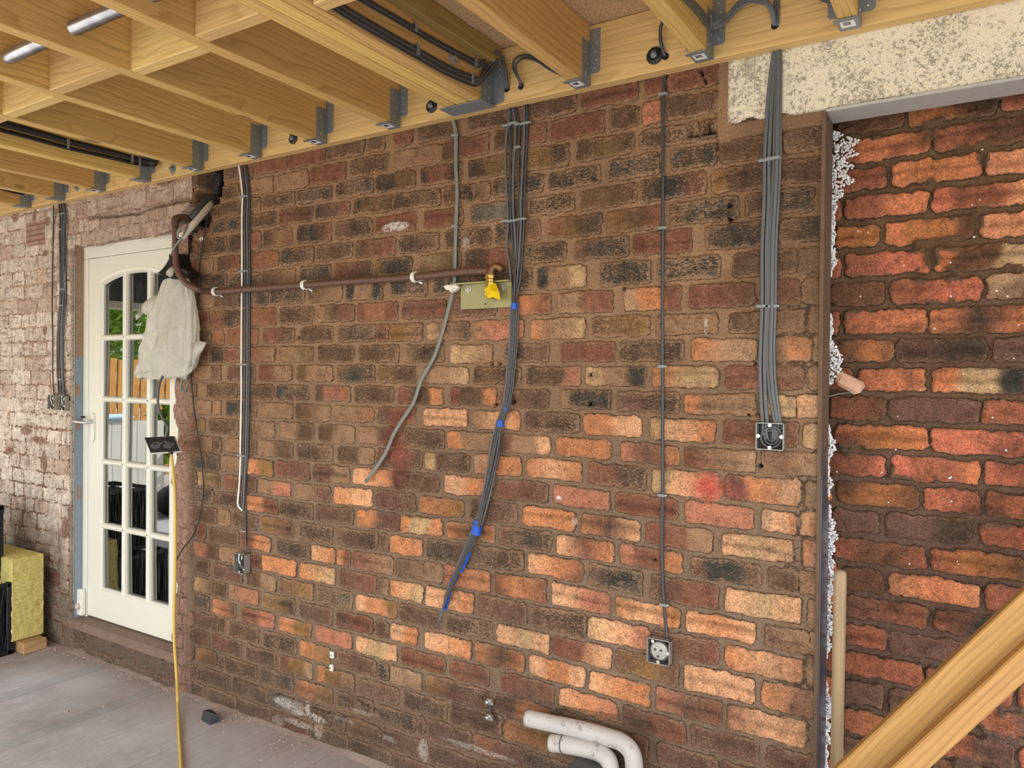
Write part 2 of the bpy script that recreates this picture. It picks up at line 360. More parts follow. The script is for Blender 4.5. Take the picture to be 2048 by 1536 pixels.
# the outer leaf seen past the end of the front wall
OUTB = [
(1600,180,2.194,"160,460,150,b 475,870,110,gb 885,1100,70,r 150,575,250,roo 590,1020,210,rb 150,380,390,r 400,795,350,ogo 815,1200,310,O 140,180,520,r 195,560,500,ro 580,1000,450,RrO 150,350,650,g 370,765,630,ogb 790,1200,590,O 120,180,790,r 195,565,770,rR 590,990,740,oby 130,375,890,b 395,800,880,rR 820,1200,870,Tb 190,555,1030,ro 565,990,1010,odo 130,410,1150,bg 420,825,1140,pd 845,1250,1135,pd 250,550,1270,ro 580,990,1265,oyk 130,375,1390,rb 390,790,1395,p 800,1200,1400,r 150,560,1520,rgo 575,990,1510,R"),
(1600,880,2.342,"120,400,120,rR 425,840,130,Rro 860,1250,150,R 170,560,250,bgb 580,845,275,Rr 870,1200,290,r 150,370,370,p 400,800,390,pd 840,1250,430,rR 150,590,500,rbr 610,1049,570,rgb 200,390,650,b 415,840,690,OoO 865,1250,740,rp 210,600,800,pr 630,1050,830,rkb 210,405,920,r 415,800,950,p 820,1250,990,p 205,575,1070,rr 590,1000,1090,r 200,390,1180,p 405,800,1200,o 200,400,1310,rg 420,820,1320,p 840,1250,1330,rp 200,600,1420,p 620,1000,1460,rp"),
]
# holes drilled in the front wall, spray paint, limewash, cracks: marks with a shape of their own
HOLES = [(1458,411,5),(1459,438,5),(1180,750,5),(1180,808,5),(1508,727,4),(1497,830,4),(1519,830,4),(1520,932,6),(981,728,4),(996,728,5),(1028,803,5),(990,810,4),(593,675,5),(1245,577,4),(845,1130,2),(1310,1120,3)]
SPRAY = [(1412,974,30,26,(215,58,46),1.0),(1470,985,26,20,(165,70,62),0.6),(795,905,26,26,(150,58,50),0.8),(793,850,14,34,(125,54,50),0.7),(798,950,20,34,(118,50,46),0.75),(783,862,14,22,(120,55,50),0.5),(1330,935,14,14,(150,70,66),0.4)]
WHITE = [(790,454,30,9,0.95),(930,490,8,18,0.5),(1412,655,3,22,0.7),(1118,996,6,5,0.9),(1148,1043,8,9,0.6),(850,1500,10,26,0.6),(625,1430,34,7,0.8),(640,1455,8,18,0.7),(700,1440,14,6,0.7),(960,1500,80,5,0.5),(725,1425,36,5,0.6),(575,1404,22,8,0.85),(617,1418,7,16,0.8),(600,1445,34,6,0.6),(560,1440,14,12,0.4),(680,1432,12,5,0.6),(780,1475,18,6,0.4)]

def vnoise(X, Z, s, seed=0):
    """cheap smooth value noise on a grid"""
    g = np.random.default_rng(seed).random((257, 257))
    x = X*s+1000.3; z = Z*s+1000.7
    xi = np.floor(x).astype(int); zi = np.floor(z).astype(int)
    fx = x-xi; fz = z-zi; fx = fx*fx*(3-2*fx); fz = fz*fz*(3-2*fz)
    a = g[xi % 256, zi % 256]; b = g[(xi+1) % 256, zi % 256]; c = g[xi % 256, (zi+1) % 256]; d = g[(xi+1) % 256, (zi+1) % 256]
    return (a*(1-fx)+b*fx)*(1-fz)+(c*(1-fx)+d*fx)*fz
def fnoise(X, Z, s, seed=0, o=3):
    r = 0; a = 1.0; t = 0
    for k in range(o): r = r+a*vnoise(X, Z, s*2**k, seed+k); t += a; a *= 0.5
    return r/t
def sstep(a, b, x):
    t = np.clip((x-a)/(b-a), 0, 1); return t*t*(3-2*t)

def course_of(x, z, joint):
    for i in range(-6, 34):
        if joint(i, x) >= z > joint(i+1, x): return i
    return None

def parse(tables, plane, joint):
    rows = {}
    for ox, oy, s, txt in tables:
        for it in txt.split():
            a, b, c, code = it.split(',')
            if (ox, oy) in ((370, 250), (370, 570), (780, 160)): code = code.translate(str.maketrans('oORyTg', 'qqQvtG'))
            u0, u1, v = ox+float(a)/s, ox+float(b)/s, oy+float(c)/s
            sl = (u1-u0)/2*(v-(690 if plane < 2.3 else 700))/((u0+u1)/2+1268)
            p0 = on_y(u0, v-sl, plane); p1 = on_y(u1, v+sl, plane)
            i = course_of((p0.x+p1.x)/2, (p0.z+p1.z)/2, joint)
            if i is None: continue
            rows.setdefault(i, []).append([p0.x, p1.x, code])
    out = []
    for i, L in rows.items():
        L.sort(); keep = []
        for q in L:
            if keep and q[0] < keep[-1][1]-0.02:
                ov = keep[-1][1]-q[0]
                if ov > 0.5*min(q[1]-q[0], keep[-1][1]-keep[-1][0]):
                    if q[1]-q[0] > keep[-1][1]-keep[-1][0]: keep[-1] = q
                    continue
                m = (keep[-1][1]+q[0])/2; keep[-1][1] = m-0.005; q[0] = m+0.005
            keep.append(q)
        out += [(i, a, b, c) for a, b, c in keep]
        rows[i] = keep
    return out, rows

def fill(rows, x0, x1, i0, i1, codes, brick=0.2175, jt=0.011):
    """courses, or stretches of a course, the list leaves open get ordinary bricks"""
    out = []
    for i in range(i0, i1+1):
        keep = sorted(rows.get(i, [])); segs = []; cur = x0
        for a, b, c in keep:
            if a-cur > 0.045: segs.append((cur, a-jt))
            cur = max(cur, b+jt)
        if x1-cur > 0.03: segs.append((cur, x1))
        for a, b in segs:
            full = (a == x0 and b == x1); x = a-(random.random()*0.2 if full or a == x0 else 0)
            n = max(1, round((b-x)/(brick+jt)))
            if not full and (b-a) < 0.35: w = (b-x+jt)/n
            else: w = brick+jt
            while x < b-0.02:
                e = min(x+w-jt, b); aa = max(x, a)
                if e-aa > 0.02: out.append((i, aa, e, random.choice(codes)))
                x += w
    return out

def brick_field(X, Z, bricks, joint, seed, gap=0.0115, rough=0.006):
    """paint bricks into a grid: signed distance to the brick edge, colour, speckle, face height"""
    nx, nz = X.shape
    sdf = np.full(X.shape, -0.02); col = np.zeros(X.shape+(3,)); col[:] = lin(HUE['m'])
    sp = np.zeros(X.shape); hh = np.zeros(X.shape)
    wx = (fnoise(X, Z, 38, seed+50)-0.5)*rough*1.5; wz = (fnoise(X, Z, 30, seed+60)-0.5)*rough*2.0
    en = (vnoise(X, Z, 95, seed+70)-0.5)*rough*0.7
    low = fnoise(X, Z, 9, seed+80); low2 = fnoise(X*0.5, Z*1.6, 16, seed+90)
    xs = X[:, 0]; dz = Z[0, 1]-Z[0, 0]; z0 = Z[0, 0]
    R = random.Random(seed)
    for i, a, b, code in bricks:
        xm = (a+b)/2; zt = float(joint(i, xm))-gap/2; zb = float(joint(i+1, xm))+gap/2
        ia, ib = np.searchsorted(xs, [a-0.02, b+0.02]); ja = max(0, int((zb-0.03-z0)/dz)); jb = min(nz, int((zt+0.03-z0)/dz)+1)
        if ib <= ia or jb <= ja: continue
        sl = (slice(ia, ib), slice(ja, jb)); x = X[sl]; z = Z[sl]
        ztl = joint(i, x[:, :1])-gap/2-R.uniform(0, .004); zbl = joint(i+1, x[:, :1])+gap/2+R.uniform(0, .004)
        x_ = x+wx[sl]; z_ = z+wz[sl]
        qx = np.abs(x_-xm)-(b-a)/2; qz = np.abs(z_-(ztl+zbl)/2)-(ztl-zbl)/2
        r = R.uniform(0.007, 0.018)
        d = np.sqrt(np.maximum(qx+r, 0)**2+np.maximum(qz+r, 0)**2)+np.minimum(np.maximum(qx+r, qz+r), 0)-r
        d = -d+en[sl]
        cs = [np.array(lin(HUE.get(ch, (205, 190, 170)))) for ch in code]
        u = np.clip((x-a)/(b-a)+(low[sl]-0.5)*0.35, 0, 0.9999)
        if len(cs) == 1: cc = np.broadcast_to(cs[0], x.shape+(3,)).copy()
        else:
            t = u*(len(cs)-1) if len(cs) > 1 else u*0
            if R.random() < 0.4: t = sstep(0.35, 0.65, t-np.floor(t))+np.floor(t)
            k = np.clip(np.floor(t).astype(int), 0, len(cs)-2); f = (t-k)[..., None]
            A = np.array(cs); cc = A[k]*(1-f)+A[k+1]*f
        if code[0] in 'oORrpyTg' and R.random() < 0.42:      # kiln bands along the face
            v = (z-(ztl+zbl)/2)/(ztl-zbl)+(low2[sl]-0.5)*0.3+R.uniform(-.12, .12)
            wband = R.uniform(.08, .2)
            cc = cc*(1-R.uniform(.25, .5)*np.exp(-(v/wband)**2))[..., None]
        dk = sum(ch in 'dk' for ch in code)/len(code); md = sum(ch in 'bpg' for ch in code)/len(code)
        s_ = 0.75*dk+0.45*md+R.uniform(0, .12)
        cc = cc*(0.90+0.2*R.random())
        m = d > sdf[sl]
        sdf[sl] = np.where(m, d, sdf[sl])
        m3 = m & (d > -0.012)
        col[sl] = np.where(m3[..., None], cc, col[sl]); sp[sl] = np.where(m3, s_, sp[sl])
        hh[sl] = np.where(m3, R.uniform(-0.002, 0.003)+(x-xm)*R.uniform(-.012, .012), hh[sl])
    return sdf, col, sp, hh

def grid_wall(name, x0, x1, z0, z1, res, fn, mat, keep=None, y=WY):
    nx = int(round((x1-x0)/res))+1; nz = int(round((z1-z0)/res))+1
    X, Z = np.meshgrid(np.linspace(x0, x1, nx), np.linspace(z0, z1, nz), indexing='ij')
    res_ = fn(X, Z); dep, col, sdf, sp = res_[:4]; dirt = res_[4] if len(res_) > 4 else X*0   # dep > 0 sinks into the wall
    co_ = np.stack([X, y+dep, Z], -1).reshape(-1, 3)
    I = np.arange(nx*nz).reshape(nx, nz)
    f = np.stack([I[:-1, :-1], I[1:, :-1], I[1:, 1:], I[:-1, 1:]], -1).reshape(-1, 4)
    if keep is not None:
        k = keep(X, Z); kk = (k[:-1, :-1] & k[1:, :-1] & k[1:, 1:] & k[:-1, 1:]).reshape(-1); f = f[kk]
        used = np.zeros(nx*nz, bool); used[f] = True; mp = np.cumsum(used)-1
        co_ = co_[used]; f = mp[f]; col = col.reshape(-1, 3)[used]; sdf = sdf.reshape(-1)[used]; sp = sp.reshape(-1)[used]; dirt = dirt.reshape(-1)[used]
    me = bpy.data.meshes.new(name); nv = len(co_); nf = len(f)
    me.vertices.add(nv); me.vertices.foreach_set('co', co_.astype(np.float32).ravel())
    me.loops.add(nf*4); me.loops.foreach_set('vertex_index', f.astype(np.int32).ravel())
    me.polygons.add(nf); me.polygons.foreach_set('loop_start', np.arange(0, nf*4, 4, dtype=np.int32))
    me.polygons.foreach_set('loop_total', np.full(nf, 4, dtype=np.int32))
    me.polygons.foreach_set('use_smooth', np.ones(nf, bool))
    me.update(calc_edges=True); me.validate()
    c4 = np.ones((nv, 4), np.float32); c4[:, :3] = col.reshape(-1, 3); c4[:, 3] = dirt.reshape(-1)
    at = me.attributes.new('Col', 'FLOAT_COLOR', 'POINT'); at.data.foreach_set('color', c4.ravel())
    at = me.attributes.new('sdf', 'FLOAT', 'POINT'); at.data.foreach_set('value', sdf.astype(np.float32).ravel())
    at = me.attributes.new('sp', 'FLOAT', 'POINT'); at.data.foreach_set('value', sp.astype(np.float32).ravel())
    me.materials.append(mat)
    ob = bpy.data.objects.new(name, me); C.objects.link(ob)
    return struct(ob)

def brick_mat(name, mort_lo, mort_hi, sat=0.8, smear=0.0):
    t = NT(name); v = t.obj()
    Aat = t.n('ShaderNodeAttribute', attribute_name='Col'); A = Aat.outputs['Color']; soot = Aat.outputs['Alpha']
    hs = t.n('ShaderNodeHueSaturation'); hs.inputs['Saturation'].default_value = sat; hs.inputs['Hue'].default_value = 0.506; t.l(A, hs.inputs['Color']); A = hs.outputs[0]
    sdf = t.n('ShaderNodeAttribute', attribute_name='sdf').outputs['Fac']
    sp = t.n('ShaderNodeAttribute', attribute_name='sp').outputs['Fac']
    n1 = t.noise(v, 34.0, 6, 0.7); n2 = t.noise(v, 190.0, 4, 0.8); n3 = t.noise(v, 9.0, 4, 0.6); n4 = t.noise(v, 80.0, 5, 0.75); n5 = t.noise(t.mapv(v, (1, 1, 2.2)), 120.0, 5, 0.8)
    e = t.math('ADD', sdf, t.math('MULTIPLY', t.math('SUBTRACT', n4, 0.5), 0.011))
    mask = t.math('MULTIPLY', t.math('ADD', e, 0.0008), 420.0, True)
    sep = t.n('ShaderNodeSeparateXYZ'); t.l(v, sep.inputs[0])
    hz = t.math('ADD', t.math('MULTIPLY', t.math('SUBTRACT', sep.outputs[2], 1.0), 1.2), t.math('SUBTRACT', n3, 0.5), True)
    mort = t.mix(hz, L4(mort_lo), L4(mort_hi))
    mort = t.mix(0.75, mort, t.ramp(n2, [(0.36, (0.55,)*3), (0.64, (1.42,)*3)]), 'MULTIPLY')
    mort = t.mix(0.5, mort, t.ramp(n1, [(0.3, (0.72,)*3), (0.7, (1.2,)*3)]), 'MULTIPLY')
    br = t.mix(0.9, A, t.ramp(n1, [(0.3, (0.5,)*3), (0.5, (1.0,)*3), (0.7, (1.25,)*3)]), 'MULTIPLY')
    br = t.mix(0.8, br, t.ramp(n2, [(0.36, (0.42,)*3), (0.64, (1.5,)*3)]), 'MULTIPLY')
    # mortar wiped over the faces: thick near the edges, specks and drags further in
    near = t.math('SUBTRACT', 1.0, t.math('MULTIPLY', e, 75.0), True)
    lvl = t.math('ADD', t.math('ADD', t.math('MULTIPLY', sp, 0.13), t.math('MULTIPLY', near, 0.10)), t.math('MULTIPLY', t.math('SUBTRACT', n3, 0.5), 0.35))
    spk = t.math('SUBTRACT', n5, t.math('SUBTRACT', 0.595-smear, lvl))
    pale = t.mix(0.40, mort, L4((196, 158, 124)))
    br = t.mix(t.math('MULTIPLY', t.math('MULTIPLY', spk, 11.0, True), 0.8), br, pale)
    dustn = t.math('MULTIPLY', t.math('SUBTRACT', t.noise(v, 13.0, 5, 0.75), 0.50-smear), 5.0, True)
    br = t.mix(t.math('MULTIPLY', dustn, 0.30), br, mort)
    pit = t.math('MULTIPLY', t.math('SUBTRACT', t.noise(t.mapv(v, (1, 1, 1.3)), 130.0, 4, 0.7), 0.59), 13.0, True)
    br = t.mix(t.math('MULTIPLY', pit, 0.65), br, L4((50, 36, 28)))
    rim = t.ramp(t.math('MULTIPLY', e, 160.0), [(0.0, (1, 1, 1)), (0.4, (0.5,)*3), (1.0, (0, 0, 0))])
    br = t.mix(t.math('MULTIPLY', rim, 0.35), br, t.mix(0.5, br, L4((206, 160, 126))))
    col = t.mix(mask, mort, br)
    crack_shade = t.math('MULTIPLY', t.math('SUBTRACT', 0.0021, t.math('ABSOLUTE', t.math('ADD', e, 0.0012))), 600.0, True)  # dark outline round each brick: gap shade painted into the colour
    crack_shade = t.math('MULTIPLY', crack_shade, t.math('MULTIPLY', t.math('SUBTRACT', n1, 0.36), 7.0, True))
    col = t.mix(t.math('MULTIPLY', crack_shade, 0.8), col, L4((52, 40, 32)))
    col = t.mix(t.math('MULTIPLY', soot, t.math('ADD', t.math('MULTIPLY', n1, 0.8), 0.6), True), col, t.mix(0.35, L4((62, 48, 38)), col))
    t.l(col, t.b.inputs['Base Color']); t.set(Roughness=0.9)
    t.b.inputs['Specular IOR Level'].default_value = 0.15
    h = t.math('ADD', t.math('MULTIPLY', n2, 0.4), t.math('MULTIPLY', n4, 0.6))
    t.bump(h, 0.85, 0.009)
    return t.m

# main wall ------------------------------------------------------
XL, XR = -3.19, on_y(1652, 300).x                # left and right ends of the main wall's face
XR0 = -0.384
LINB = 2.262                                      # underside of the concrete lintel
bricks, rows = parse(MAINB, WY, lambda i, x: zj(i, x))
bricks += fill(rows, -3.19, XR0, -4, 29, ['b', 'p', 'd', 'pr', 'k', 'bt'])
def px_blob(X, Z, lst, plane=WY):
    """soft round marks given at their place on the wall"""
    out = []
    for it in lst:
        u, v, ru, rv = it[:4]
        p = on_y(u, v, plane); sc = p.length*0
        dx = abs(on_y(u+ru, v, plane).x-p.x); dz = abs(on_y(u, v+rv, plane).z-p.z)
        out.append((it, ((X-p.x)/dx)**2+((Z-p.z)/dz)**2))
    return out
def poly_mask(X, Z, pts, plane=WY):
    P = [on_y(u, v, plane) for u, v in pts]; inside = np.zeros(X.shape, bool)
    for k in range(len(P)):
        a, b = P[k], P[(k+1) % len(P)]
        c = ((a.z > Z) != (b.z > Z)) & (X < (b.x-a.x)*(Z-a.z)/((b.z-a.z) or 1e-9)+a.x); inside ^= c
    return inside
HOLE = [(446,325),(445,392),(437,396),(436,408),(421,412),(420,452),(398,458),(384,470),(352,474),(346,440),(362,428),(392,404),(398,345),(400,325)]
def main_fn(X, Z):
    sdf, col, sp, hh = brick_field(X, Z, bricks, zj, 3)
    n = fnoise(X, Z, 14, 5); nf = vnoise(X, Z, 120, 9)
    mk = sstep(-0.002, 0.002, sdf)
    dep = 0.009*(1-mk)*(0.55+0.9*n)+mk*(-hh*0.8)+(nf-0.5)*0.0016+(n-0.5)*0.004
    # mortar dragged over the faces towards the free end of the wall, and on the pointing beside the lintel
    wash = sstep(-0.62, -0.46, X+(n-0.5)*0.2)*0.55
    wash = np.maximum(wash, sstep(-0.42, -0.397, X)*0.8)
    # scrub of dust along the foot of the wall
    mcol = np.array(lin((128, 100, 78)))
    up = sstep(1.4, 1.9, Z); wc = mcol*(1.0-0.25*up)[..., None]
    w = (wash*sstep(0.25, 0.6, fnoise(X, Z, 7, 33)))[..., None]*0.85
    col = col*(1-w)+wc*w; dep = dep*(1-0.55*w[..., 0])
    sdf = np.where((w[..., 0] > 0.40) & (sdf < 0.001), sdf*0.3+0.0006*(n-0.3)*4, sdf)
    # sooty tint high on the old brickwork, rusty brown mortar at the top band
    foot = sstep(0.42, 0.10, Z+(n-0.5)*0.2)
    col = col*(1-0.45*foot[..., None])+np.array(lin((92, 80, 74)))*0.45*foot[..., None]
    # rows just above the floor step out as a plinth
    pl = sstep(-0.004, 0.006, (0.165+0.012*(n-.5))-Z+0.0*X)
    dep = dep-0.012*pl
    for it, q in px_blob(X, Z, [(u, v, r*.75, r*.8) for u, v, r in HOLES]):
        m = sstep(1.25, 0.8, q); dep = dep+0.02*m; col = col*(1-m[..., None])+0.006*m[..., None]; sp = sp*(1-m); sdf = np.where(m > 0.5, 0.01, sdf)
    for it, q in px_blob(X, Z, SPRAY):
        m = (np.exp(-q*1.0)*it[5]*(0.6+0.8*vnoise(X, Z, 200, 21)))[..., None]; m = np.clip(m, 0, 1)
        col = col*(1-m)+np.array(lin(it[4]))*m; sp = sp*(1-m[..., 0]); sdf = np.where(m[..., 0] > 0.25, np.maximum(sdf, 0.006), sdf)
    for it, q in px_blob(X, Z, WHITE):
        m = (sstep(1.3, 0.5, q+(n-.5)*1.6)*it[4]*sstep(0.3, 0.55, vnoise(X, Z, 170, 22)+0.12))[..., None]
        col = col*(1-m)+np.array(lin((214, 206, 194)))*m; sdf = np.where(m[..., 0] > 0.3, np.maximum(sdf, 0.006), sdf)
    # cracks beside the lintel
    for (u0, v0, u1, v1, wd) in [(1376,272,1432,264,3), (1437,268,1432,296,3), (1420,238,1418,268,1.2), (1402,140,1412,168,1.5), (700,1390,765,1432,2.0), (470,1355,700,1437,1.6)]:
        a = on_y(u0, v0); b = on_y(u1, v1); dx, dz = b.x-a.x, b.z-a.z; L2 = dx*dx+dz*dz
        t = np.clip(((X-a.x)*dx+(Z-a.z)*dz)/L2, 0, 1); d = np.hypot(X-a.x-t*dx, Z-a.z-t*dz)+(nf-.5)*.003
        m = sstep(wd*0.0022, wd*0.0008, d); dep = dep+0.018*m; col = col*(1-m[..., None])+0.01*m[..., None]
    # straight old pointing line beside the lintel
    pm = sstep(0.007, 0.0, np.abs(X-(-0.661))-0.018+(n-.5)*.008)*sstep(2.20, 2.24, Z)
    pm = np.maximum(pm, sstep(0.010, 0.0, np.abs(Z-LINB+0.016)-0.014+(n-.5)*.012)*sstep(-0.66, -0.645, X)*(X < -0.387))
    col = col*(1-pm[..., None])+np.array(lin((158, 112, 84)))*pm[..., None]; dep = dep*(1-pm)-0.004*pm; sdf = np.where(pm > 0.4, -0.01, sdf)
    # clay-coloured new pointing in the top two courses
    # broken column of cut bricks at the left end
    br = sstep(-3.150, -3.165, X+(n-.5)*.02)*sstep(2.12, 2.05, Z)
    rg = fnoise(X, Z*0.7, 26, 71, 4)
    dep = dep*(1-br)+br*(-0.012-0.03*(rg-0.35)); 
    rcol = np.array(lin((150, 112, 98)))*(0.7+0.7*rg)[..., None]
    col = col*(1-0.75*br[..., None])+rcol*0.75*br[..., None]
    # the ragged hole in the top corner where the pipes leave
    hm = poly_mask(X+(n-.5)*.03, Z+(nf-.5)*.01, HOLE); hs = hm.astype(float)
    dep = np.where(hm, 0.13+0.03*n, dep); col = np.where(hm[..., None], np.array(lin((86, 58, 46)))*(0.5+n)[..., None], col); sdf = np.where(hm, 0.01, sdf)
    # grooves left behind the two old pipes low on the wall
    for (u0, v0, u1, v1) in [(900, 1378, 1300, 1452), (905, 1410, 1120, 1478)]:
        a = on_y(u0, v0); b = on_y(u1, v1); t = np.clip((X-a.x)/(b.x-a.x), 0, 1); zz = a.z+(b.z-a.z)*t
        d = np.abs(Z-zz); on = (X > a.x-.005) & (X < b.x+.005)
        m = sstep(0.014, 0.009, d)*on; dep = dep+0.010*m; col = col*(1-0.5*m[..., None])+np.array(lin((84, 76, 62)))*0.5*m[..., None]
    dirt = 0.50*sstep(-0.70, -0.56, X+(n-.5)*.2)*sstep(1.50, 1.95, Z+(n-.5)*.3)+0.38*sstep(0.50, 0.05, Z+(n-.5)*.3)+0.22*sstep(.5, .75, fnoise(X, Z, 3, 91))
    for (u, v, ru, rv, s_) in [(402, 558, 46, 11, .9), (560, 556, 120, 12, .45), (720, 548, 110, 10, .45), (950, 552, 60, 12, .8), (1150, 1440, 120, 18, .5), (1290, 1490, 30, 60, .5), (470, 1440, 80, 30, .5), (880, 1385, 90, 12, .5)]:
        for it, q in px_blob(X, Z, [(u, v, ru, rv)]): dirt = dirt+s_*np.exp(-q)*(.5+n)
    dirt = np.clip(dirt, 0, 1)
    return dep, col, sdf, sp, dirt
BM = brick_mat('old_red_brick', (138, 116, 96), (158, 127, 98), 0.90, -0.005)
def main_keep(X, Z):
    return ~((X > -0.648) & (Z > LINB+0.002+0.014*np.abs(np.sin(X*40))*(X < -0.47)))
wall_back = grid_wall('wall_back', XL, XR0, -0.02, 2.66, 0.004, main_fn, BM, main_keep)

# left stretch: the same wall, hacked back to painted, keyed brick -------------------------------
XJ = -4.209                                       # left jamb of the doorway
XD1 = -3.285                                      # ragged right side of the doorway
zhead = 2.195
lb = []
LR = random.Random(5)
zl = lambda i, x: 2.60-PITCH*i+0.0*x
for i in range(0, 33):
    x = -5.9-LR.random()*0.15
    while x < -3.1:
        w = LR.choice([0.105, 0.14, 0.2175, 0.16])
        zc = 2.60-PITCH*(i+.5)
        code = LR.choice(['1', '1', '2', '3', '1', '2'])
        lb.append((i, x, x+w-0.008, code)); x += w
HUE.update({'1': (222, 206, 188), '2': (212, 194, 176), '3': (196, 170, 150)})
def left_fn(X, Z):
    sdf, col, sp, hh = brick_field(X, Z, lb, zl, 13, gap=0.002, rough=0.012)
    sdf = sdf+0.0022*sstep(.35, .6, fnoise(X, Z, 6, 41))
    n = fnoise(X, Z, 12, 45); nf = vnoise(X, Z, 140, 49)
    mk = sstep(-0.002, 0.003, sdf)
    dep = 0.003*(1-mk)*(0.4+n)-mk*hh*1.0+(n-0.5)*0.008+(nf-.5)*0.002
    # key cuts: short upright and level scratches
    k1 = sstep(0.72, 0.82, vnoise(X*2.2, Z*0.4, 36, 51)); k2 = sstep(0.70, 0.82, vnoise(X*0.35, Z*2.0, 46, 52))
    key = np.maximum(k1*sstep(.45, .6, fnoise(X, Z, 4, 53)), k2*sstep(.40, .6, fnoise(X, Z, 5, 54)))
    dep = dep+0.004*key; col = col*(1-0.5*key[..., None])+np.array(lin((128, 92, 76)))*0.5*key[..., None]; col = col*(0.78+0.44*fnoise(X, Z, 22, 47, 4))[..., None]
    # bare brick towards the floor, redder brick above the door
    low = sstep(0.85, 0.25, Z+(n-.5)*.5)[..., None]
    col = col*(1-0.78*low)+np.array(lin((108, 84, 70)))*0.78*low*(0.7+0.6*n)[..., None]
    top = (sstep(2.02, 2.12, Z+(n-.5)*.08)*sstep(-4.6, -3.9, X+(n-.5)*.3))[..., None]
    col = col*(1-0.5*top)+np.array(lin((156, 110, 84)))*0.5*top*(0.6+0.8*n)[..., None]
    # spalled patches show the clay
    for it, q in px_blob(X, Z, [(50,862,10,8),(76,879,16,5),(18,900,7,5),(88,925,5,22),(120,860,9,3),(330,360,20,8),(240,372,10,7),(31,432,6,11),(69,430,4,14),(94,441,6,8),(58,460,5,9),(88,660,4,9),(90,505,5,6),(345,405,9,7),(268,495,30,4),(115,420,10,5),(130,1055,8,22),(105,1160,15,12),(140,1030,5,16),(100,1145,16,9)]):
        m = sstep(1.4, 0.8, q+(n-.5)*.8)[..., None]; col = col*(1-.75*m)+np.array(lin((120, 66, 48)))*.75*m; dep = dep+0.006*m[..., 0]
    # one brick laid on its ribbed bed
    a = on_y(52, 494); b = on_y(90, 440); m = (X > a.x) & (X < b.x) & (Z > a.z) & (Z < b.z)
    dep = np.where(m, 0.004+0.006*np.sin((Z-a.z)/(b.z-a.z)*2*PI*4.5), dep); col = np.where(m[..., None], np.array(lin((172, 130, 112))), col); sdf = np.where(m, 0.01, sdf)
    # brick course rubbed thin over the door: a broken shelf line
    sh = np.abs(Z-(2.335+0.012*np.sin(X*9)+0.02*(n-.5))); ms = sstep(0.013, 0.004, sh)*sstep(-4.12, -4.05, X)
    dep = dep+0.016*ms; col = col*(1-.6*ms[..., None])+np.array(lin((70, 48, 38)))*.6*ms[..., None]
    dep = dep-0.012*sstep(2.335, 2.325, Z)*sstep(-4.1, -4.05, X)*sstep(0.2, .6, n)
    # ragged edge at the jamb: coarse render round the corner bead
    rj = sstep(XJ-0.055, XJ-0.035, X+(n-.5)*.02)*(Z < 2.2)*(X < -3.9)
    col = col*(1-.6*rj[..., None])+np.array(lin((140, 120, 98)))*(0.6+.8*nf)[..., None]*.6*rj[..., None]; dep = dep+rj*(nf-.6)*.008
    rr = (X > -3.45) & (Z < 2.2)
    rg = fnoise(X, Z*0.7, 26, 71, 4)
    dep = np.where(rr, -0.012-0.035*(rg-0.35), dep); col = np.where(rr[..., None], np.array(lin((156, 116, 100)))*(0.7+0.7*rg)[..., None], col)
    hm = poly_mask(X+(n-.5)*.03, Z+(nf-.5)*.01, HOLE)
    dep = np.where(hm, 0.13+0.03*n, dep); col = np.where(hm[..., None], np.array(lin((86, 58, 46)))*(0.5+n)[..., None], col); sdf = np.where(hm, 0.01, sdf)
    # level of the step: bricks under the sill
    us = (Z < 0.13) & (X > XJ) & (X < XD1); col = np.where(us[..., None], np.array(lin((122, 102, 88)))*(0.7+.6*n)[..., None], col); dep = dep+np.where(us & (sdf < .002), .006, 0.0)
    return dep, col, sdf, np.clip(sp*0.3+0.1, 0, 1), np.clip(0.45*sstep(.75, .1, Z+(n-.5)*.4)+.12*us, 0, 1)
def left_keep(X, Z):
    wob = 0.012*np.sin(Z*17)+0.008*np.sin(Z*41+1)
    return ~((X > XJ) & (X < XD1+wob) & (Z > 0.125) & (Z < zhead+0.01*np.sin(X*13)+0.006*np.sin(X*37)))
BL = brick_mat('keyed_painted_brick', (140, 112, 96), (186, 160, 138), 0.85, 0.0)
wall_left = grid_wall('wall_left', -6.0, XL+0.004, -0.02, 2.66, 0.005, left_fn, BL, left_keep)

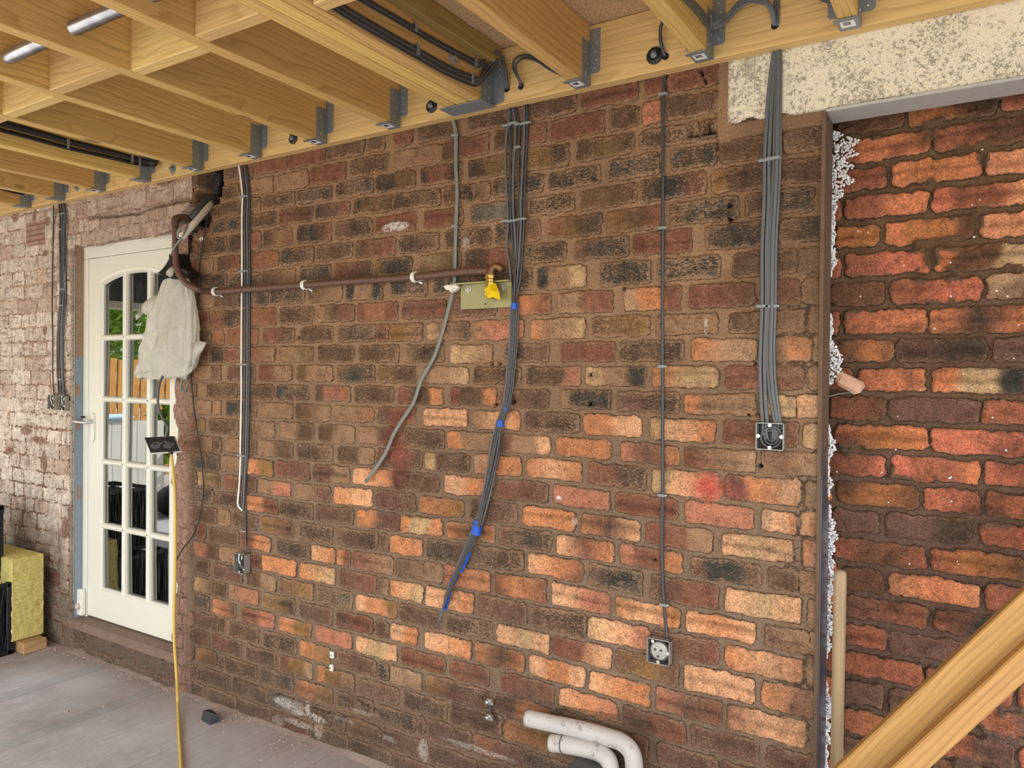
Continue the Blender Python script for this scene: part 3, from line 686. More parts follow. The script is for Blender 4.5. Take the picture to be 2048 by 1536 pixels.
# outer leaf ---------------------------------------------------------------
OY = 2.388
zo0 = on_y(1873, 339.5, OY).z
def zo(i, x): return zo0+PITCH*1.005*(3.0-i)+PITCH/2 + 0.0*x      # course index 3 is the third row of the list
def zo_(i, x): return zo(i, x)
ob_, orow = parse(OUTB, OY, zo_)
ob_ += fill(orow, -0.7, 1.6, -6, 31, ['r', 'ro', 'b', 'p', 'R', 'rb'], jt=0.013)
HUE2 = dict(HUE)
def outer_fn(X, Z):
    sv = {k: HUE[k] for k in 'rogORb'}
    HUE.update({'r': (158, 82, 52), 'o': (205, 106, 48), 'O': (214, 128, 76), 'g': (178, 100, 38), 'R': (196, 92, 58), 'b': (112, 72, 48)})
    sdf, col, sp, hh = brick_field(X, Z, ob_, zo_, 23, gap=0.014, rough=0.008)
    HUE.update(sv)
    n = fnoise(X, Z, 16, 25, 4); nf = vnoise(X, Z, 130, 29); n2 = fnoise(X*.6, Z, 5, 31)
    mk = sstep(-0.002, 0.002, sdf)
    snot = sstep(0.56, 0.68, n)*sstep(0.35, .6, n2)*sstep(0.02, 0.0, sdf)
    dep = 0.016*(1-mk)*(0.4+n)-mk*hh*1.5+(nf-.5)*.002+(n-.5)*.005-0.018*snot
    col = col*(1-.8*snot[..., None])+np.array(lin((106, 82, 64)))*.8*snot[..., None]
    sdf = np.where(snot > 0.4, -0.01, sdf)
    dk = sstep(0.62, 0.75, fnoise(X, Z, 7, 66))[..., None]; col = col*(1-.5*dk)+np.array(lin((66, 52, 44)))*.5*dk
    return dep, col, sdf, sp*0.35
BO = brick_mat('outer_leaf_brick', (112, 90, 76), (112, 88, 66), 0.88, -0.05)
wall_outer = grid_wall('wall_right', -0.75, 1.5, -0.02, 2.6, 0.005, outer_fn, BO, None, OY)

# ---------------------------------------------------------------- materials
M_joist = wood('treated_joist_wood', (232, 196, 122), (172, 126, 62), 'Y', 60)
M_ledger = wood('treated_ledger_wood', (236, 204, 134), (184, 140, 76), 'X', 60)
M_olive = wood('dark_treated_wood', (176, 152, 90), (112, 92, 48), 'Y', 70)
M_plank = wood('sawn_plank_wood', (196, 152, 92), (150, 102, 52), 'Z', 60)
M_batten = wood('weathered_batten_wood', (178, 154, 124), (136, 112, 84), 'Z', 30, knots=False)
M_timb = wood('offcut_wood', (200, 166, 118), (150, 112, 72), 'Y', 50, knots=False)
M_galv = plain('galvanised_steel', (134, 142, 146), 0.45, 0.35, 0.12, 25)
M_steel = plain('bright_steel', (205, 205, 200), 0.3, 0.9, 0.05)
M_zinc = plain('worn_zinc_box', (176, 176, 170), 0.45, 0.6, 0.25, 60)
M_black = plain('black_rubber', (22, 22, 24), 0.5, 0, 0.2)
M_blackp = plain('black_plastic_film', (10, 10, 11), 0.6, 0, 0.3)
M_cable = plain('grey_pvc_cable', (92, 96, 98), 0.42, 0, 0.08, 60)
M_cable2 = plain('light_grey_cable', (122, 124, 116), 0.45, 0, 0.08, 60)
M_dcable = plain('dark_grey_cable', (62, 62, 64), 0.4, 0, 0.1, 60)
M_white = plain('white_pvc', (226, 224, 214), 0.45, 0, 0.05)
M_clip = plain('grey_clip_plastic', (132, 138, 138), 0.5, 0, 0.08)
M_sticker = plain('white_paper_label', (236, 236, 232), 0.6, 0, 0.03)
M_ink = plain('black_print', (26, 26, 28), 0.7)
M_blue = plain('blue_insulating_tape', (18, 84, 190), 0.38, 0, 0.2, 150)
M_yellow = plain('yellow_tape', (240, 206, 10), 0.45, 0, 0.12, 80, 0.4)
M_brass = plain('brass_fitting', (186, 158, 84), 0.32, 0.85, 0.12)
M_pipe = plain('painted_brown_pipe', (96, 70, 58), 0.5, 0, 0.35, 45, 0.25)
M_plate = plain('passivated_zinc_plate', (152, 148, 104), 0.45, 0.3, 0.18, 14)
M_wpaint = plain('white_gloss_paint', (222, 222, 208), 0.38, 0, 0.035, 8)
M_blueplas = plain('blue_grey_plaster', (132, 146, 158), 0.85, 0, 0.10, 12, 0.15)
M_patch = plain('brown_filler', (150, 126, 108), 0.9, 0, 0.4, 38, 0.9)
M_chrome = plain('chrome', (225, 228, 230), 0.3, 0.8, 0.02)
M_crate = plain('black_crate_plastic', (14, 20, 26), 0.4, 0, 0.2)
M_rubber = plain('charcoal_stone', (52, 54, 58), 0.7, 0, 0.3, 60, 0.5)
M_lag = None

def bag_mat():
    t = NT('dusty_clear_polythene'); v = t.obj()
    n = t.noise(v, 18.0, 4); n2 = t.noise(v, 60.0, 3)
    col = t.mix(n, L4((224, 222, 206)), L4((248, 247, 236)))
    t.l(col, t.b.inputs['Base Color']); t.set(Roughness=0.28)
    t.b.inputs['Transmission Weight'].default_value = 0.0
    tr = t.n('ShaderNodeBsdfTranslucent'); t.l(col, tr.inputs[0])
    tp = t.n('ShaderNodeBsdfTransparent')
    m1 = t.n('ShaderNodeMixShader'); m1.inputs[0].default_value = 0.35
    t.l(t.b.outputs[0], m1.inputs[1]); t.l(tr.outputs[0], m1.inputs[2])
    m2 = t.n('ShaderNodeMixShader'); t.l(t.math('MULTIPLY', t.math('SUBTRACT', 1.0, n2), 0.22), m2.inputs[0])
    t.l(m1.outputs[0], m2.inputs[1]); t.l(tp.outputs[0], m2.inputs[2]); t.l(m2.outputs[0], t.out.inputs[0])
    n5 = t.noise(t.mapv(v, (1.6, 1.6, 0.7)), 22.0, 5, 0.62, 1.6)
    ridge = t.math('ABSOLUTE', t.math('SUBTRACT', n5, 0.5))
    t.bump(t.math('MULTIPLY', ridge, -3.0), 0.6, 0.012)
    return t.m
M_bag = bag_mat()

def glass_mat():
    t = NT('window_glass')
    fr = t.n('ShaderNodeFresnel'); fr.inputs['IOR'].default_value = 3.0
    g = t.n('ShaderNodeBsdfGlossy'); g.inputs['Roughness'].default_value = 0.004; g.inputs['Color'].default_value = (0.95, 0.97, 0.96, 1)
    tp = t.n('ShaderNodeBsdfTransparent'); tp.inputs[0].default_value = (0.80, 0.84, 0.84, 1)
    m = t.n('ShaderNodeMixShader'); t.l(fr.outputs[0], m.inputs[0]); t.l(tp.outputs[0], m.inputs[1]); t.l(g.outputs[0], m.inputs[2])
    # dried run marks
    v = t.obj(); n = t.noise(t.mapv(v, (1, 1, 0.06)), 110.0, 3, 0.6)
    d = t.n('ShaderNodeBsdfDiffuse'); d.inputs[0].default_value = (0.6, 0.62, 0.6, 1)
    m2 = t.n('ShaderNodeMixShader'); t.l(t.math('MULTIPLY', t.math('MULTIPLY', t.math('SUBTRACT', n, 0.52), 3.0, True), 0.10), m2.inputs[0])
    t.l(m.outputs[0], m2.inputs[1]); t.l(d.outputs[0], m2.inputs[2]); t.l(m2.outputs[0], t.out.inputs[0])
    return t.m
M_glass = glass_mat()

def floor_mat():
    t = NT('dusty_floor_boards'); v = t.obj()
    n = t.noise(v, 2.2, 5, 0.6); n2 = t.noise(v, 26.0, 5, 0.7); n3 = t.noise(t.mapv(v, (1, 0.12, 1)), 60.0, 3, 0.6); n4 = t.noise(v, 150.0, 3, 0.7)
    col = t.mix(t.ramp(n, [(0.32, (0, 0, 0)), (0.68, (1, 1, 1))]), L4((164, 158, 156)), L4((200, 202, 206)))
    col = t.mix(0.45, col, t.ramp(n2, [(0.3, (0.72,)*3), (0.7, (1.12,)*3)]), 'MULTIPLY')
    col = t.mix(0.35, col, t.ramp(n3, [(0.35, (0.75,)*3), (0.65, (1.1,)*3)]), 'MULTIPLY')
    # pinkish brick dust gathers along the wall
    sep = t.n('ShaderNodeSeparateXYZ'); t.l(v, sep.inputs[0])
    near = t.math('MULTIPLY', t.math('ADD', sep.outputs[1], t.math('SUBTRACT', t.math('MULTIPLY', n2, 0.6), 2.15)), 1.6, True)
    col = t.mix(t.math('MULTIPLY', near, 0.75), col, L4((158, 132, 118)))
    # board seams run out from the wall
    for x0, w in ((-3.81, 0.0030), (-3.905, 0.0022), (-3.31, 0.003), (-3.39, 0.0018), (-2.77, 0.002), (-4.41, 0.003), (-2.2, 0.002)):
        ln = t.math('MULTIPLY', t.math('SUBTRACT', w, t.math('ABSOLUTE', t.math('ADD', sep.outputs[0], -x0+0.0))), 700.0, True)
        col = t.mix(t.math('MULTIPLY', ln, 0.45), col, L4((84, 84, 86)))
    for x0, x1 in ((-3.905, -3.81), (-3.39, -3.31)):
        c = (x0+x1)/2; hw = (x1-x0)/2
        bd = t.math('MULTIPLY', t.math('SUBTRACT', hw, t.math('ABSOLUTE', t.math('SUBTRACT', sep.outputs[0], c))), 300.0, True)
        col = t.mix(t.math('MULTIPLY', bd, 0.22), col, L4((126, 142, 142)))
    sk = t.math('MULTIPLY', t.math('SUBTRACT', t.noise(v, 7.0, 6, 0.75), 0.63), 9.0, True)
    col = t.mix(t.math('MULTIPLY', sk, 0.45), col, L4((112, 84, 74)))
    t.l(col, t.b.inputs['Base Color']); t.set(Roughness=0.85)
    t.b.inputs['Specular IOR Level'].default_value = 0.25
    t.bump(n4, 0.25, 0.002)
    return t.m
def chip_mat():
    t = NT('chipboard'); v = t.obj()
    n = t.noise(t.mapv(v, (1, 1, 1)), 170.0, 4, 0.8); n2 = t.noise(v, 9.0, 3)
    col = t.ramp(n, [(0.32, lin((132, 104, 74))), (0.5, lin((186, 156, 118))), (0.7, lin((222, 194, 152)))])
    col = t.mix(0.3, col, t.ramp(n2, [(0.3, (0.8,)*3), (0.7, (1.1,)*3)]), 'MULTIPLY')
    t.l(col, t.b.inputs['Base Color']); t.set(Roughness=0.8); t.bump(n, 0.3, 0.002)
    return t.m
def lintel_mat():
    t = NT('cream_textured_concrete'); v = t.obj()
    n = t.noise(v, 120.0, 6, 0.85); n2 = t.noise(v, 7.0, 5, 0.75); n3 = t.noise(v, 60.0, 5, 0.8)
    th = t.math('SUBTRACT', t.math('ADD', n, t.math('MULTIPLY', t.math('SUBTRACT', n2, 0.5), 0.40)), 0.545)
    pit = t.math('MULTIPLY', th, 22.0, True)
    col = t.mix(n3, L4((226, 216, 188)), L4((246, 240, 218)))
    col = t.mix(t.math('MULTIPLY', pit, 0.62), col, L4((112, 104, 90)))
    t.l(col, t.b.inputs['Base Color']); t.set(Roughness=0.92)
    t.bump(t.math('SUBTRACT', n3, t.math('MULTIPLY', pit, 0.8)), 0.7, 0.008)
    return t.m
M_floor = floor_mat(); M_chip = chip_mat(); M_lintel = lintel_mat()
M_conc = plain('bare_concrete', (176, 176, 170), 0.9, 0, 0.12, 40, 0.3)
M_end = plain('cut_brick_end', (104, 84, 68), 0.92, 0, 0.35, 30, 0.6)
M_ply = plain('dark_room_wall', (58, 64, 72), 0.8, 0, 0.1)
M_slabm = None
def mineral():
    t = NT('yellow_mineral_wool'); v = t.obj()
    n = t.noise(t.mapv(v, (1, 1, 2.5)), 55.0, 5, 0.75); n2 = t.noise(v, 7.0, 3)
    col = t.ramp(n, [(0.3, lin((196, 178, 92))), (0.5, lin((224, 210, 128))), (0.7, lin((238, 230, 172)))])
    t.l(t.mix(0.3, col, t.ramp(n2, [(0.3, (0.8,)*3), (0.7, (1.1,)*3)]), 'MULTIPLY'), t.b.inputs['Base Color'])
    t.set(Roughness=1.0); t.b.inputs['Specular IOR Level'].default_value = 0.05
    t.bump(n, 0.9, 0.01); return t.m
def lagging():
    t = NT('dirty_white_pipe_lagging'); v = t.obj()
    n = t.noise(v, 26.0, 6, 0.75); n2 = t.noise(v, 8.0, 3)
    sc = t.math('MULTIPLY', t.math('SUBTRACT', n, 0.56), 12.0, True)
    col = t.mix(n2, L4((168, 164, 160)), L4((208, 206, 202)))
    col = t.mix(t.math('MULTIPLY', sc, 0.6), col, L4((92, 86, 82)))
    t.l(col, t.b.inputs['Base Color']); t.set(Roughness=0.55); t.bump(n, 0.25, 0.003); return t.m
M_wool = mineral(); M_lag = lagging()
def foil():
    t = NT('silver_foil_duct'); v = t.obj()
    t.l(t.ramp(t.noise(v, 14.0, 2), [(0.3, lin((150, 150, 152))), (0.7, lin((200, 200, 202)))]), t.b.inputs['Base Color'])
    t.set(Roughness=0.22, Metallic=0.95); return t.m
M_foil = foil()

# ---------------------------------------------------------------- room shell
ZB = 2.450                     # underside of joists and ledger
ZC = 2.643                     # underside of the deck above
LF = 2.173                     # front face of the ledger
fl = MB().box(-14, 3.0, -8.0, 2.22, -0.12, 0.0).build('floor', M_floor); struct(fl)
cl = MB().box(-6.0, 2.2, -1.7, 2.33, ZC, ZC+0.022).build('ceiling', M_chip); struct(cl)
core = MB().box(-2.90, XR0-0.006, 2.262, 2.325, 0.0, 2.255).build('wall_core', M_end, wall_back)
capb = MB().box(XR0-0.006, XR0+0.004, 2.212, 2.325, 0.0, 2.258).build('wall_end', M_end, wall_back)
# the closed room behind the glazed door
back = MB()
back.box(-6.2, -6.1, 2.33, 6.0, -0.02, 2.64); back.box(-0.82, -0.76, 2.33, 6.0, -0.02, 2.64)
back.box(-6.2, -0.76, 5.9, 6.0, -0.02, 2.64); back.box(-6.2, -0.76, 2.33, 6.0, 2.60, 2.64)
struct(back.build('wall_far', M_ply))
struct(MB().box(-6.1, -0.82, 2.335, 5.9, -0.06, 0.10).build('floor_far', plain('grey_far_floor', (96, 98, 100), 0.7)))
fb = MB(); fb.box(-6.2, XJ-0.02, 2.32, 2.335, -0.02, 2.64); fb.box(XD1+0.02, -0.76, 2.40, 2.41, -0.02, 2.64); fb.box(XJ-0.02, XD1+0.02, 2.32, 2.335, 2.24, 2.64)
struct(fb.build('wall_partition', M_ply))
# roof edge on the garden side: dark fascia over a pale strip
tr = MB().box(-6.12, -6.0, -1.7, 2.2, 2.10, 2.66).build('trim_1', plain('dark_grey_fascia', (58, 62, 62), 0.5)); struct(tr)
tr = MB().box(-6.14, -5.98, -1.7, 2.2, 2.045, 2.10).build('trim_2', M_wpaint); struct(tr)

# ---------------------------------------------------------------- lintel
lt = MB(); lt.bbox(-0.664, 1.6, 2.221, 2.325, LINB, 2.60, 0.006)
lint = lt.build('concrete_lintel', [M_lintel]); 
tag(lint, 'long cream pitted concrete lintel bridging the opening above the exposed outer brick leaf', 'lintel')
u_ = MB().box(XR0+0.004, 1.6, 2.214, 2.327, LINB-0.007, LINB+0.001).build('lintel_underside', M_conc, lint)
tag(u_, 'bare grey concrete soffit of the lintel')

# ---------------------------------------------------------------- ledger, joists, noggins, batten
ldg = MB().bbox(-6.0, 2.2, LF, 2.2185, ZB, ZC-0.001, 0.003).build('ledger_board', M_ledger, org=(-2, LF, ZB))
tag(ldg, 'long pale treated timber ledger bolted along the top of the brick wall', 'ledger board')
JW = 0.047; Y0 = -1.68; Y1 = LF-0.004
jm = MB().bbox(-JW, 0, Y0, Y1, ZB+0.001, ZC-0.001, 0.003)
proto = jm.build('ceiling_joist', M_joist, org=(0, 0, ZB))
JX = [(-4.965, 'ceiling joist hidden furthest left, meeting the ledger at the left photo edge'),
      (-4.585, 'far left ceiling joist left of the wall cables, one black cable lying on it'),
      (-4.225, 'ceiling joist landing just above the two thin cable drops on the far left wall'),
      (-3.835, 'plain joist above the left side of the doorway, left of the black cable run'),
      (-3.442, 'joist with a run of bundled black cables clipped along its side, above the door'),
      (-3.037, 'joist landing by the ragged hole, rings round knots and a lifted splinter'),
      (-2.641, 'joist landing just right of the white and grey cable drop, dark knot halfway'),
      (-2.250, 'joist meeting the ledger between two black washers, reddish patch near its hanger'),
      (-1.868, 'joist just left of the doubled timber trimmer, its hanger beside a black washer'),
      (-1.080, 'joist to the right of the looping grey cables, the widest warm brown face'),
      (-0.684, 'joist with figured pale grain underneath, next to the big black washer on the ledger'),
      (-0.290, 'short visible joist end near the upper right, above the cream lintel'),
      (0.11, 'ceiling joist beyond the right photo edge above the cream lintel')]
joists = {}
for k, (x, lab) in enumerate(JX):
    if k in (0, 12): continue
    o = proto if not joists else proto.copy()
    if joists: C.objects.link(o)
    o.location = (x, 0, ZB); joists[k] = o
    tag(o, lab, 'joist', 'ceiling joists')
for j, (x, lab) in enumerate([(-1.452, 'right hand timber of the triple trimmer, grey cables clipped to its open side'),
                              (-1.5045, 'middle timber of the triple trimmer joist'),
                              (-1.5570, 'left hand timber of the triple trimmer, with an orange streak along its lower edge')]):
    o = proto.copy(); C.objects.link(o); o.location = (x, 0, ZB); tag(o, lab, 'joist', 'ceiling joists')
# shallow dark batten under the deck
bp = on_y(966, 117, 2.165)
bz = on_x(862, 59, -1.452).z
bt = MB().bbox(-1.4505, -1.412, -1.65, LF-0.002, bz, ZC-0.001, 0.003).build('deck_batten', M_olive, org=(-1.43, 0, bz))
tag(bt, 'shallow dark olive batten under the chipboard beside the clipped cables', 'batten')
nogM = M_ledger
def noggin(x0, x1, y0, lab, y1=None):
    c = ((x0+x1)/2, y0, ZB)
    tag(MB().bbox(x0+0.001, x1-JW-0.001, y0, y0+0.045, ZB+0.002, ZC-0.002, 0.003).build('noggin', nogM, org=c), lab, 'noggin', 'noggins between the joists')
noggin(-4.585, -4.225, 1.32, 'noggin in the furthest left bay that shows')
noggin(-4.225, -3.835, 1.34, 'noggin between the two joists at the left photo edge')
noggin(-3.835, -3.442, 1.345, 'pale noggin at the left photo edge above the clipped black cables')
noggin(-3.442+0.0, -3.037, 1.34, 'noggin in the bay left of the lower silver pipe')
noggin(-3.037, -2.641, 1.34, 'noggin in shadow just right of the lower silver pipe')
noggin(-2.641, -2.250, 1.305, 'noggin just right of the upper silver pipe')
noggin(-2.250, -1.868, 1.35, 'noggin with a warm side face, second left of the triple trimmer')
noggin(-1.868, -1.600+JW, 1.305, 'noggin butting the left side of the triple trimmer')
noggin(-1.452+0.003, -1.080, 1.345, 'noggin right of the triple trimmer with black cables above its end')

# joist hangers
def hanger(x, w, lab, tall=0.13, sticker=True, n=0):
    h = thing('joist_hanger', (x-w/2, LF, ZB), lab, 'joist hanger', 'joist hangers along the ledger')
    sh = MB(); t = 0.0016; d = 0.058
    for sx in (x+0.001, x-w-0.001-t):
        sh.box(sx, sx+t, LF-d, LF-0.002, ZB-0.001, ZB+tall)
    sh.box(x-w-0.003, x+0.003, LF-d-0.016, LF-0.002, ZB-0.0035, ZB-0.0008)
    # turned-down lip and torn corner at the front of the seat
    sh.box(x-w-0.010, x+0.001, LF-d-0.018, LF-d-0.004, ZB-0.005, ZB-0.003)
    sh.build('stirrup', M_galv, h)
    for s, xx in ((1, x+0.0012), (-1, x-w-0.0012)):
        fl_ = MB(); z0, z1 = ZB+0.036, min(ZC-0.004, ZB+0.175); e = 0.034
        xa, xb = (xx, xx+e) if s > 0 else (xx-e, xx)
        pl = [(xa, z0), (xb-0.006 if s > 0 else xb, z0), (xb, z0+0.008), (xb, z1), (xa, z1)] if s > 0 else [(xb, z0), (xb, z1), (xa, z1), (xa, z0+0.008), (xa+0.006, z0)]
        fl_.prism(pl, LF-0.0030, LF-0.0008)
        fl_.build('flange', M_galv, h)
    nm = M_steel if n % 2 else M_zinc
    for i in range(5):
        z = ZB+0.052+i*0.026
        MB().lathe((x+0.016+(0.006 if i % 2 else 0), LF-0.002, z), [(0.0042, 0), (0.0040, 0.002), (0.001, 0.0028)], (0, -1, 0), 10).build('nail_head', nm, h)
    for i in range(3):
        MB().lathe((x+0.0025, LF-0.038+0.012*(i % 2), ZB+0.028+i*0.032), [(0.0036, 0), (0.0034, 0.0015), (0.001, 0.002)], (1, 0, 0), 10).build('nail_head', nm, h)
    if sticker:
        st = MB().box(x-w+0.004, x-0.008, LF-d-0.014, LF-0.022, ZB-0.0042, ZB-0.0036).build('sticker', M_sticker, h)
        bars = MB(); r = random.Random(n); q = x-w+0.011
        while q < x-0.018:
            b_ = r.choice([0.0007, 0.0012, 0.002]); bars.box(q, q+b_, LF-d+0.002, LF-0.036, ZB-0.0046, ZB-0.0041); q += b_+r.choice([0.0008, 0.0014])
        bars.build('barcode', M_ink, st)
    return h
HN = {1: 'hanger at the far left, nearest the photo corner', 2: 'hanger just left of the far left wall cables', 3: 'hanger between the far left wall cables and the black joist cable run',
      4: 'hanger where the bundled black joist cables end, above the door', 5: 'hanger directly left of the ragged hole', 6: 'hanger right of the white and grey cable drop',
      7: 'hanger with a torn paper sticker between two black washers', 8: 'hanger just left of the triple trimmer', 9: 'tall hanger right of the looping cables, barcode sticker beneath',
      10: 'hanger by the large black washer, barcode sticker and grey cables over it', 11: 'dented hanger above the cream lintel, striped sticker'}
for k in HN:
    hanger(JX[k][0], JW, 'galvanised steel joist '+HN[k], n=k, sticker=(k not in (1, 2, 4)), tall=0.13)
# wide hanger under the triple trimmer
h = thing('joist_hanger', (-1.52, LF, ZB), 'wide dark galvanised hanger wrapped under the triple trimmer', 'joist hanger', 'joist hangers along the ledger')
sh = MB(); sh.box(-1.4505, -1.4485, LF-0.075, LF-0.002, ZB-0.002, ZB+0.125); sh.box(-1.6035, -1.6015, LF-0.075, LF-0.002, ZB-0.002, ZB+0.125)
sh.box(-1.620, -1.440, LF-0.082, LF-0.002, ZB-0.005, ZB-0.002)
sh.build('stirrup', M_galv, h)
fl_ = MB().prism([(-1.4485, ZB+0.004), (-1.408, ZB+0.008), (-1.404, ZB+0.016), (-1.404, ZB+0.165), (-1.4485, ZB+0.165)], LF-0.003, LF-0.0008); fl_.build('flange', M_galv, h)
for i in range(6):
    MB().lathe((-1.422, LF-0.003, ZB+0.022+i*0.025), [(0.004, 0), (0.003, 0.002)], (0, -1, 0), 10).build('nail_head', M_zinc, h)
    MB().lathe((-1.4485, LF-0.03-0.02*(i % 2), ZB+0.02+i*0.018), [(0.003, 0), (0.002, 0.002)], (1, 0, 0), 8).build('nail_head', M_zinc, h)

# coach bolts with big washers through the ledger
def washer(u, v, lab, r=0.024, sq=False, plane=LF):
    p = on_y(u, v, plane); t_ = thing('washer_bolt', (p.x, plane, p.z), lab, 'bolt', 'washered bolts in the ledger')
    w_ = MB()
    if sq:
        w_.prism([(p.x+r*a, p.z+r*b) for a, b in ((0, 1.1), (1, 0.1), (0.2, -1.1), (-1, -0.2))], plane-0.004, plane-0.0005)
    else: w_.lathe((p.x, plane-0.0004, p.z), [(r, 0), (r, 0.004), (r*0.62, 0.008), (r*0.42, 0.005)], (0, -1, 0), 28)
    w_.build('washer', M_galv if sq else M_black, t_, smooth=False)
    nt = MB().lathe((p.x, plane-0.004, p.z), [(0.0105, 0), (0.0105, 0.009), (0.009, 0.0105)], (0, -1, 0), 6).lathe((p.x, plane-0.012, p.z), [(0.0055, 0), (0.0055, 0.006), (0.004, 0.007)], (0, -1, 0), 12)
    nt.build('nut', M_galv, t_)
washer(155, 375, 'small square grey washer near the far left end of the ledger', 0.020, True)
washer(346, 338, 'tilted diamond washer and nut left of the ragged hole', 0.026, True)
washer(587, 277, 'black round washer left of the torn sticker hanger')
washer(864, 213, 'black round washer just left of the triple trimmer')
washer(1310, 112, 'largest black round washer, on the ledger below a short cable tail', 0.026)
p = on_x(905, 118, -1.452)
t_ = thing('washer_bolt', (-1.452, p.y, p.z), 'round steel washer with a cross nut on the trimmer between cables', 'bolt')
MB().lathe((-1.4515, p.y, p.z), [(0.022, 0), (0.022, 0.003), (0.012, 0.006)], (1, 0, 0), 24).build('washer', M_zinc, t_)
MB().lathe((-1.447, p.y, p.z), [(0.009, 0), (0.009, 0.009)], (1, 0, 0), 6).build('nut', M_steel, t_)

# silver pipe that runs through the joists
pp = on_x(149, 56, -2.249); r_ = 0.021
t_ = MB().sweep([(-5.2, pp.y-0.002, pp.z), (-4.0, pp.y, pp.z), (-1.6-0.02, pp.y, pp.z)], r_, seg=20, nrm=(0, 0, 1), smooth=1).build('foil_pipe', M_foil, smooth=True)
tag(t_, 'shiny silver pipe passing straight through the joists at the upper left', 'pipe')
# ---------------------------------------------------------------- cables
def wc(pts, off=0.006, plane=WY):           # a cable run against the wall
    out = []
    for i, q in enumerate(pts):
        o = q[2] if len(q) > 2 else off
        out.append(on_y(q[0], q[1], plane-o))
    return out
def cable(name, pts, lab, mat=None, rx=0.0052, ry=0.0028, group=None, nrm=(0, -1, 0), cat='cable', seg=8):
    m = MB().sweep(pts, rx, ry, nrm, seg)
    o = m.build(name, mat or M_cable, smooth=True)
    return tag(o, lab, cat, group)
def off(pts, d): return [(q[0]+d,)+tuple(q[1:]) for q in pts]
def clip(u, v, lab, w=0.022, plane=WY, d=0.011, mat=None, h=0.009, group='plastic cable clips on the wall'):
    p = on_y(u, v, plane)
    t_ = thing('cable_clip', (p.x, plane, p.z), lab, 'cable clip', group)
    b_ = MB(); b_.bbox(p.x-w/2, p.x+w/2, plane-d-0.003, plane-d+0.0005, p.z-h/2, p.z+h/2, 0.001)
    b_.box(p.x-w/2, p.x-w/2+0.003, plane-d, plane+0.002, p.z-h/2, p.z+h/2); b_.box(p.x+w/2-0.003, p.x+w/2, plane-d, plane+0.002, p.z-h/2, p.z+h/2)
    b_.build('band', mat or M_clip, t_)
    MB().lathe((p.x+w/2+0.001, plane-0.006, p.z), [(0.0035, -0.004), (0.0035, 0.004), (0.0015, 0.006)], (0, -1, 0), 8).build('nail', M_steel, t_)

# loose flat cable left of the main bundle
A_ = [(905,234),(907,244),(912,272),(911.5,329),(914,381),(913,420),(911.5,454),(910,511),(909,558,0.008),(905,584,0.012),(894.6,626,0.012),(884,667),(868,714),(842,761,.014),(827,805,.016),(801,845,.02),(785,873,.02),(768,912,.022),(731,964,.026)]
cable('flat_cable', wc(A_), 'single flat grey cable hanging loose and curving left across the red paint mark', M_cable2, 0.0085, 0.004)
clip(912, 272, 'dark nail clip at the top of the single loose flat cable', 0.020, group=None); clip(911.5, 454, 'dark nail clip halfway down the single loose flat cable', 0.020, group=None)

# main bundle: six grey cables joining and swinging down to the left
cB = [
 [(1018,213),(1015.7,252),(1011.3,290),(1011.8,368),(1015.7,420),(1015.7,444),(1013,498),(1018.3,524),(1021,555),(1025,590)],
 [(1022,213),(1020,252),(1021.5,290),(1020,342),(1021,420),(1022,444),(1026,498),(1029,555),(1029,590)],
 [(1025,213),(1030,246),(1030,290),(1026,342),(1026,420),(1028,444),(1031,498),(1029,555),(1031,590)],
 [(1029,213),(1037.8,246),(1037.8,290),(1036.5,342),(1039,394),(1036.5,441),(1034,498),(1028.7,560),(1028,590)],
 [(1048,209),(1049,248),(1046,316),(1042,394),(1042,438),(1039,498),(1034,560),(1031,590)],
 [(1053,209),(1055,248),(1052,316),(1049,394),(1048,438),(1045,498),(1040,560),(1033,592)]]
tail = [(1028.7,612),(1027,662),(1025,701),(1021,740),(1018,772),(1010.5,816),(1001,846),(993.5,880),(986,917),(974,969),(962,1021),(954.5,1052),(936,1094),(918,1136),(907.6,1159),(897,1185),(893,1196),(888,1217),(875,1254.5)]
ends = [19, 17, 16, 18, 14, 17]
offs = [(-6.5, .006), (-3.2, .013), (2.5, .006), (0.0, .015), (7, .006), (4.2, .013)]
for i, h_ in enumerate(cB):
    o_, dd = offs[i]; sc = 1.0
    tl = []
    for j, (u, v) in enumerate(tail[:ends[i]]):
        sq = 1.0 if j < 12 else max(0.25, 1.0-(j-11)*0.11)
        bulge = 1.0+0.5*math.sin(j*1.1+i)*(1 if 5 < j < 11 else 0)
        tl.append((u+o_*sq*bulge, v, dd+0.004+0.0008*j))
    pts = [(u, v, 0.006 if k < len(h_)-2 else dd) for k, (u, v) in enumerate(h_)]
    lab = ['grey cable at the left edge of the six cable main bundle', 'second cable from the left where the main bundle leaves the ledger', 'third cable from the left at the top of the main bundle', 'fourth cable in the main bundle, bowing right just below the ledger',
           'inner cable of the right hand pair in the main bundle', 'outermost right cable of the main bundle'][i]
    cable('flat_cable', wc(pts+tl), lab, M_cable if i % 2 == 0 else M_dcable, 0.0046, 0.0030, 'grey cables of the long taped bundle')  # every other cable coloured darker to stand in for shade in the gaps
cable('thin_wire', wc([(1001,850,.022),(1000,885,.022),(998,915,.022),(994,940,.02)]), 'thin wire bowing off the right side of the taped bundle', M_dcable, 0.002)
